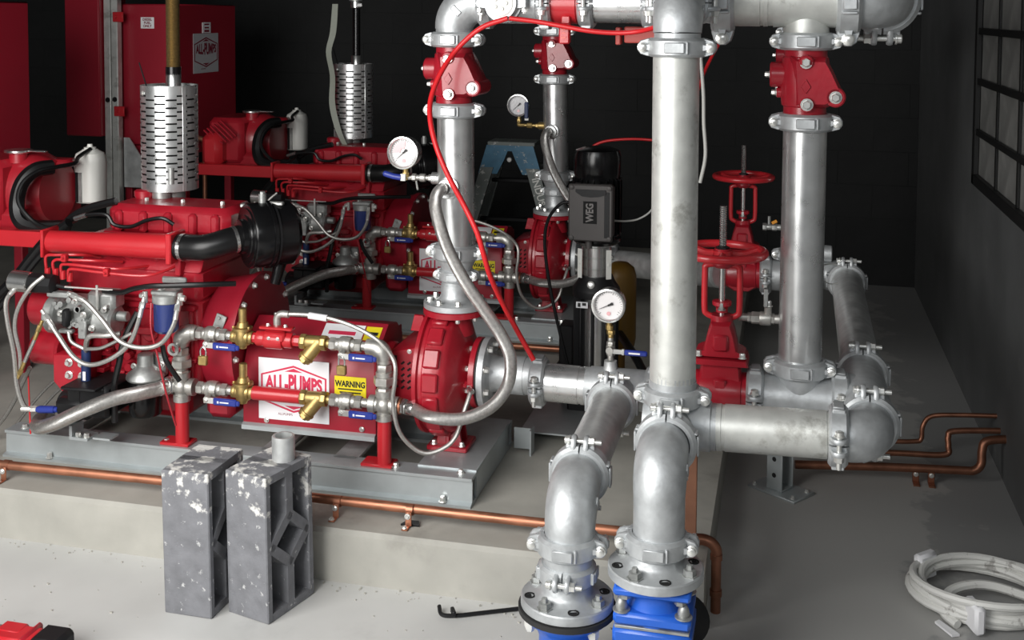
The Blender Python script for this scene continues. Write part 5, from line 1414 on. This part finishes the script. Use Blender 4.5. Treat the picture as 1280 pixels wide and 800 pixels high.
cord([(-.262, 3.32, 1.60), (-.249, 3.30, 1.53), (-.235, 3.30, 1.388), (-.232, 3.30, 1.293), (-.226, 3.30, 1.20), (-.240, 3.30, 1.12)], .0055, GREYW, 'grey cable hanging close behind the thick middle riser', 'cable', 'cable')
cord([(-.728, 3.90, .945), (-.77, 3.90, .935), (-.82, 3.93, .87), (-.835, 3.95, .77), (-.815, 3.97, .60), (-.77, 3.98, .40), (-.73, 4.0, .235)], .006, BLACK, 'black cable looping left of the grey terminal box', 'cable', 'cable')

# ================================================================ step ladder
t = T((-1.44, 6.0, .15)); top = .895
m = MB().box((-1.435, 5.97, top + .008), (.26, .16, .022), .003)
t.part('top_cap', m, LADR)
m = MB().prism([(-.128, 0), (.128, 0), (.175, -.155), (.07, -.155), (.03, -.075), (.012, -.03), (-.012, -.03), (-.03, -.075), (-.07, -.155), (-.175, -.155)], (-1.44, 5.885, top), X, Z, (0, .012, 0))
t.part('spreader_plate', m, BLUEL)
t.part('rivet', MB().cyl((-1.44, 5.885, top - .075), (-1.44, 5.872, top - .075), .014, n=14, bev=.003), BOLT)
for sx, nm in ((-1, 'l'), (1, 'r')):
    x0, x1 = -1.44 + sx * .125, -1.44 + sx * .31
    for yy in (5.89, 6.12):
        d = V((x1, yy - (.02 if yy < 6 else -.02), .155)) - V((x0, yy, top - .12))
        m = MB().prism([(-.035, -.012), (.035, -.012), (.035, .012), (-.035, .012)], (x0, yy, top - .12), X, Y, d)
        q = t.part('stile', m, LADR)
        if sx > 0 and yy < 6:
            dn = d.normalized()
            t.part('lettering', text_mb('INDUSTRIAL', .052, V((x0, yy, top - .12)) + d * .30 + V((0, -.0125, 0)), dn, dn.cross(V((0, 1, 0))) * 1, .0008, bold=.001), WHITEP, q)
for k in range(3):
    z = top - .22 - k * .22; w_ = .125 + (.185) * ((top - .12 - z) / (top - .275))
    t.part('tread', MB().box((-1.44, 6.12, z), (w_ * 2, .05, .02), .003), BLACK)
place(t, 'step_ladder', 'short blue-topped step ladder with worn grey stiles by the back wall', 'ladder')

# ================================================================ copper line along the plinth
t = T((-1.3, 3.01, PZ))
cz = .195
t.part('tube', MB().tube([(-2.95, 2.975, cz), (-2.354, 2.99, cz), (-1.824, 3.005, cz), (-1.312, 3.008, cz), (-.724, 3.010, cz), (-.215, 3.02, cz)], .0135, 14), COPPER)
for x in (-2.335, -1.24, -1.02 + .0, -.55):
    y = 3.0 + (.003 if x > -2 else -.008)
    s_ = t.part('saddle_clip', MB().ring((x, y, cz), X, Z, [(-.010, .0132), (-.010, .0158), (.010, .0158), (.010, .0132)], 0, 2 * pi, 18).box((x, y - .018, cz - .020), (.018, .004, .040), .001).box((x - .004, y - .030, cz - .042), (.018, .028, .004), .001), COPPER)
    t.part('clip_screw', MB().bolt((x - .002, y - .021, cz - .012), -Y, .006, .005).bolt((x - .006, y - .034, cz - .040), Z, .006, .005), BOLT, s_)
t.part('elbow', MB().tube([(-.218, 3.02, cz), (-.196, 3.022, cz), (-.176, 3.022, cz - .006), (-.163, 3.022, cz - .022), (-.162, 3.022, cz - .045)], .0150, 14), COPPERD)
t.part('down_pipe', MB().cyl((-.162, 3.022, .0), (-.162, 3.022, cz - .04), .0135, n=14).cyl((-.162, 3.022, .145), (-.162, 3.022, .160), .0165, n=14).cyl((-.162, 3.022, .045), (-.162, 3.022, .062), .0165, n=14), COPPERD)
place(t, 'copper_pipe', 'long copper pipe clipped along the front of the plinth', 'pipe')
one(MB().prism([(0, 0), (.055, .004), (.045, .03), (.012, .028)], (-1.045, 2.99, PZ + .001), X, Y, (0, 0, .006), .001).bolt((-1.025, 3.0, PZ + .007), Z, .006, .005), BLACK, 'anchor_plate', 'small black anchor plate under the copper pipe near the skid end', 'plate', (-1.02, 3.0, PZ))

one(MB().tube([(-2.70, 4.62, .19), (-1.9, 4.63, .19), (-1.25, 4.635, .19), (-.86, 4.64, .19)], .0135, 12), COPPER, 'copper_pipe', 'dim copper pipe along the plinth in front of the rear skid', 'pipe', (-1.7, 4.63, .19))
one(MB().box((-.87, 4.60, .235), (.06, .10, .165), .006).box((-.87, 4.60, .155), (.075, .12, .010), .002), BLACK, 'junction_box', 'small black box standing on the plinth at the end of the rear copper pipe', 'junction box', (-.87, 4.60, .15))

# three copper tubes leaving through the side wall
def ctube(pts, r, label):
    one(MB().tube(pts, r, 12), COPPERD, 'copper_pipe', label, 'pipe', V(pts[1]))
ctube([(.05, 3.98, .050), (.378, 4.04, .050), (.60, 4.07, .050), (.645, 4.075, .052), (.668, 4.08, .075), (.672, 4.09, .12), (.69, 4.10, .150), (.78, 4.12, .158)], .0145, 'lowest and widest of the copper tubes bending into the side wall')
ctube([(.05, 4.10, .060), (.40, 4.15, .060), (.56, 4.17, .062), (.575, 4.18, .09), (.575, 4.19, .12), (.60, 4.20, .14), (.78, 4.22, .15)], .0105, 'middle copper tube with a square kink beside the side wall')
ctube([(.05, 4.22, .062), (.35, 4.25, .062), (.47, 4.27, .064), (.495, 4.275, .075), (.50, 4.28, .12), (.53, 4.29, .155), (.62, 4.29, .168), (.78, 4.29, .178)], .0085, 'topmost and thinnest copper tube by the side wall')
t = T((.52, 4.0, 0))
for x in (.505, .455): t.part('clip', MB().box((x, 4.055, .03), (.022, .012, .06), .002).box((x, 4.035, .003), (.022, .045, .005), .001), COPPERD)
t.part('clip_screw', MB().bolt((.505, 4.048, .03), -Y, .006, .005).bolt((.455, 4.048, .03), -Y, .006, .005), BOLT)
place(t, 'pipe_saddle', 'small pair of saddle clips holding the floor-level copper tubes', 'clip')

# ---- U shaped post base on the floor
t = T((0, 3.9, 0))
t.part('base_plate', MB().box((.005, 3.90, .004), (.19, .12, .008), .002), CHAN)
m = MB()
for y in (3.87, 3.93): m.box((.0, y, .078), (.062, .006, .140), .002)
m.box((-.0, 3.90, .012), (.062, .066, .006), .001)
t.part('u_bracket', m, CHAN)
for z in (.06, .115): t.part('bolt_hole', MB().cyl((.0, 3.8675, z), (.0, 3.8655, z), .008, n=12), DARKH)
t.copies('anchor_bolt', MB().bolt((0, 0, .008), Z, .006, .008), BOLT, [(-.075, 3.86, 0), (.08, 3.86, 0), (.08, 3.94, 0)])
place(t, 'post_base', 'dark galvanised U-shaped post base on the floor under the front header', 'post base', Mx.Translation((.0, 3.87, 0)) @ Mx.Rotation(-.62, 4, 'Z'))

# ---- coil of white conduit on the floor
t = T((.60, 3.30, 0))
random.seed(3)
for k in range(7):
    rr = .178 + random.uniform(-.018, .014); zz = .012 + .014 * (k % 4) + random.uniform(0, .006); cx_ = .545 + random.uniform(-.012, .012); cy_ = 3.240 + random.uniform(-.012, .012)
    pts = [V((cx_ + cos(a) * rr * 1.0, cy_ + sin(a) * rr * .86, zz + (.012 * sin(a + k)) + .014)) for a in [2 * pi * q / 28 for q in range(28)]]
    t.part('loop', MB().tube(pts, .0105, 8, closed=True, raw=True), CONDW)
pts = [V((.455 + .02 * q, 3.19 + .035 * sin(q * .62) + .014 * q, .016 + .004 * q)) for q in range(11)]
t.part('inner_loop', MB().tube([(.46, 3.09, .012), (.43, 3.14, .02), (.45, 3.21, .035), (.51, 3.25, .045), (.58, 3.26, .045), (.68, 3.22, .04)], .0125, 8), CONDW)
for p, an in (((.50, 3.085, .045), .3), ((.405, 3.33, .05), -.8)):
    t.part('tape', MB().box(p, (.030, .075, .075), .008, Mx.Rotation(an, 3, 'Z')), WHITE)
place(t, 'conduit_coil', 'taped coil of dusty white conduit lying on the floor by the side wall', 'conduit')
one(MB().prism([(0, 0), (.035, -.06), (.055, -.05), (.012, .012)], (.405, 3.10, .003), X, Y, (0, 0, .006)), WHITE, 'paper_scrap', 'torn white scrap on the floor beside the conduit coil', 'scrap', (.42, 3.08, 0))

# ---- grit along the foot of the plinth
random.seed(21); m = MB()
for k in range(170):
    x = random.uniform(-2.4, -.2); y = 2.915 - abs(random.gauss(0, .03)) if k < 110 else random.uniform(2.4, 2.9); q = random.uniform(.0012, .0042)
    m.box((x, y, q * .4), (q * random.uniform(.8, 1.8), q, q), 0, Mx.Rotation(random.random() * 3, 3, 'Z'))
o = struct(m, PLIN, 'grit', (-1.3, 2.9, 0)); o['kind'] = 'stuff'; o['label'] = 'fine concrete grit scattered along the foot of the plinth'; o['category'] = 'grit'

# ---- black rod on the floor
one(MB().tube([(-.884, 2.842, .014), (-.868, 2.815, .007), (-.830, 2.819, .007), (-.771, 2.847, .007), (-.655, 2.905, .007)], .0055, 8).box((-.838, 2.82, .016), (.010, .03, .014), .002, Mx.Rotation(.5, 3, 'Z')), BLACK, 'black_rod', 'bent black plastic rod lying on the floor before the plinth', 'rod', (-.77, 2.85, 0))

# ---- red and grey cordless tool at the edge of the floor
t = T((-1.82, 2.40, 0))
t.part('tool_body', MB().box((-1.835, 2.375, .035), (.13, .085, .062), .014).box((-1.86, 2.39, .060), (.07, .05, .016), .006), REDB)
t.part('battery', MB().box((-1.745, 2.385, .036), (.085, .085, .068), .012), BLACK)
t.part('nose', MB().cyl((-1.99, 2.38, .04), (-1.89, 2.38, .04), .030, n=16, bev=.005), ALU)
t.part('grip_band', MB().box((-1.80, 2.378, .038), (.016, .09, .068), .006), REDC)
place(t, 'cordless_tool', 'red and dark grey cordless tool lying on the floor at the left edge', 'power tool')

# ================================================================ hollow concrete blocks standing on end
def hollow_block(name_label, loc, rz, lean=-.018, H=.39, Wd=.14, Dp=.19):
    """front face Wd wide (x), side face Dp deep (y) with five openings running through in x"""
    m = MB(); b = .021
    m.box((0, 0, b / 2), (Wd - .001, Dp - 2 * b + .004, b)).box((0, 0, H - b / 2), (Wd - .001, Dp - 2 * b + .004, b))
    for sy in (-1, 1): m.box((0, sy * (Dp / 2 - b / 2), H / 2), (Wd, b, H), .003)
    hy, hz = Dp / 2 - b, .066
    wbt = .026
    for sy in (-1, 1):
        for sz in (-1, 1):
            a = V((0, sy * hy, H / 2)); c = V((0, 0, H / 2 + sz * hz)); d = (c - a)
            m.prism([(-.004, -wbt / 2), (d.length + .006, -wbt / 2), (d.length + .006, wbt / 2), (-.004, wbt / 2)], a - X * (Wd / 2 - .0006), d.normalized(), X.cross(d.normalized()), X * (Wd - .0012))
    for sz in (-1, 1):
        m.box((0, 0, H / 2 + sz * (hz + (H / 2 - hz) / 2)), (Wd - .0014, wbt, H / 2 - hz))
    t = T(); t.part(None, m, BLOCKM, ang=25); t.parts[0][1].name = 'concrete_block'
    M_ = Mx.Translation(loc) @ Mx.Rotation(lean, 4, 'Y') @ Mx.Rotation(rz, 4, 'Z')
    place(t, 'concrete_block', name_label, 'concrete block', M_)
def corner(px, py, rz, Wd=.14, Dp=.19):
    """centre of a block whose near left corner is at px, py"""
    c, s = cos(rz), sin(rz)
    return (px + c * Wd / 2 - s * Dp / 2, py + s * Wd / 2 + c * Dp / 2, 0)
hollow_block('left of two grey hollow concrete blocks standing on end before the plinth', corner(-1.594, 2.655, -.03), -.03)
hollow_block('right grey hollow concrete block on end, pipe offcut on its top', corner(-1.431, 2.700, -.27), -.27)
o_ = (-1.315, 2.80, .391)
one(MB().ring(o_, Z, X, [(0, .0235), (.0, .031), (.064, .031), (.066, .029), (.066, .0235)], 0, 2 * pi, 30).lathe(V(o_) + Z * .002, Z, [(0, .0236), (.004, .0236)], 24), GALV, 'pipe_socket', 'short galvanised pipe offcut standing on the right concrete block', 'pipe offcut', o_)
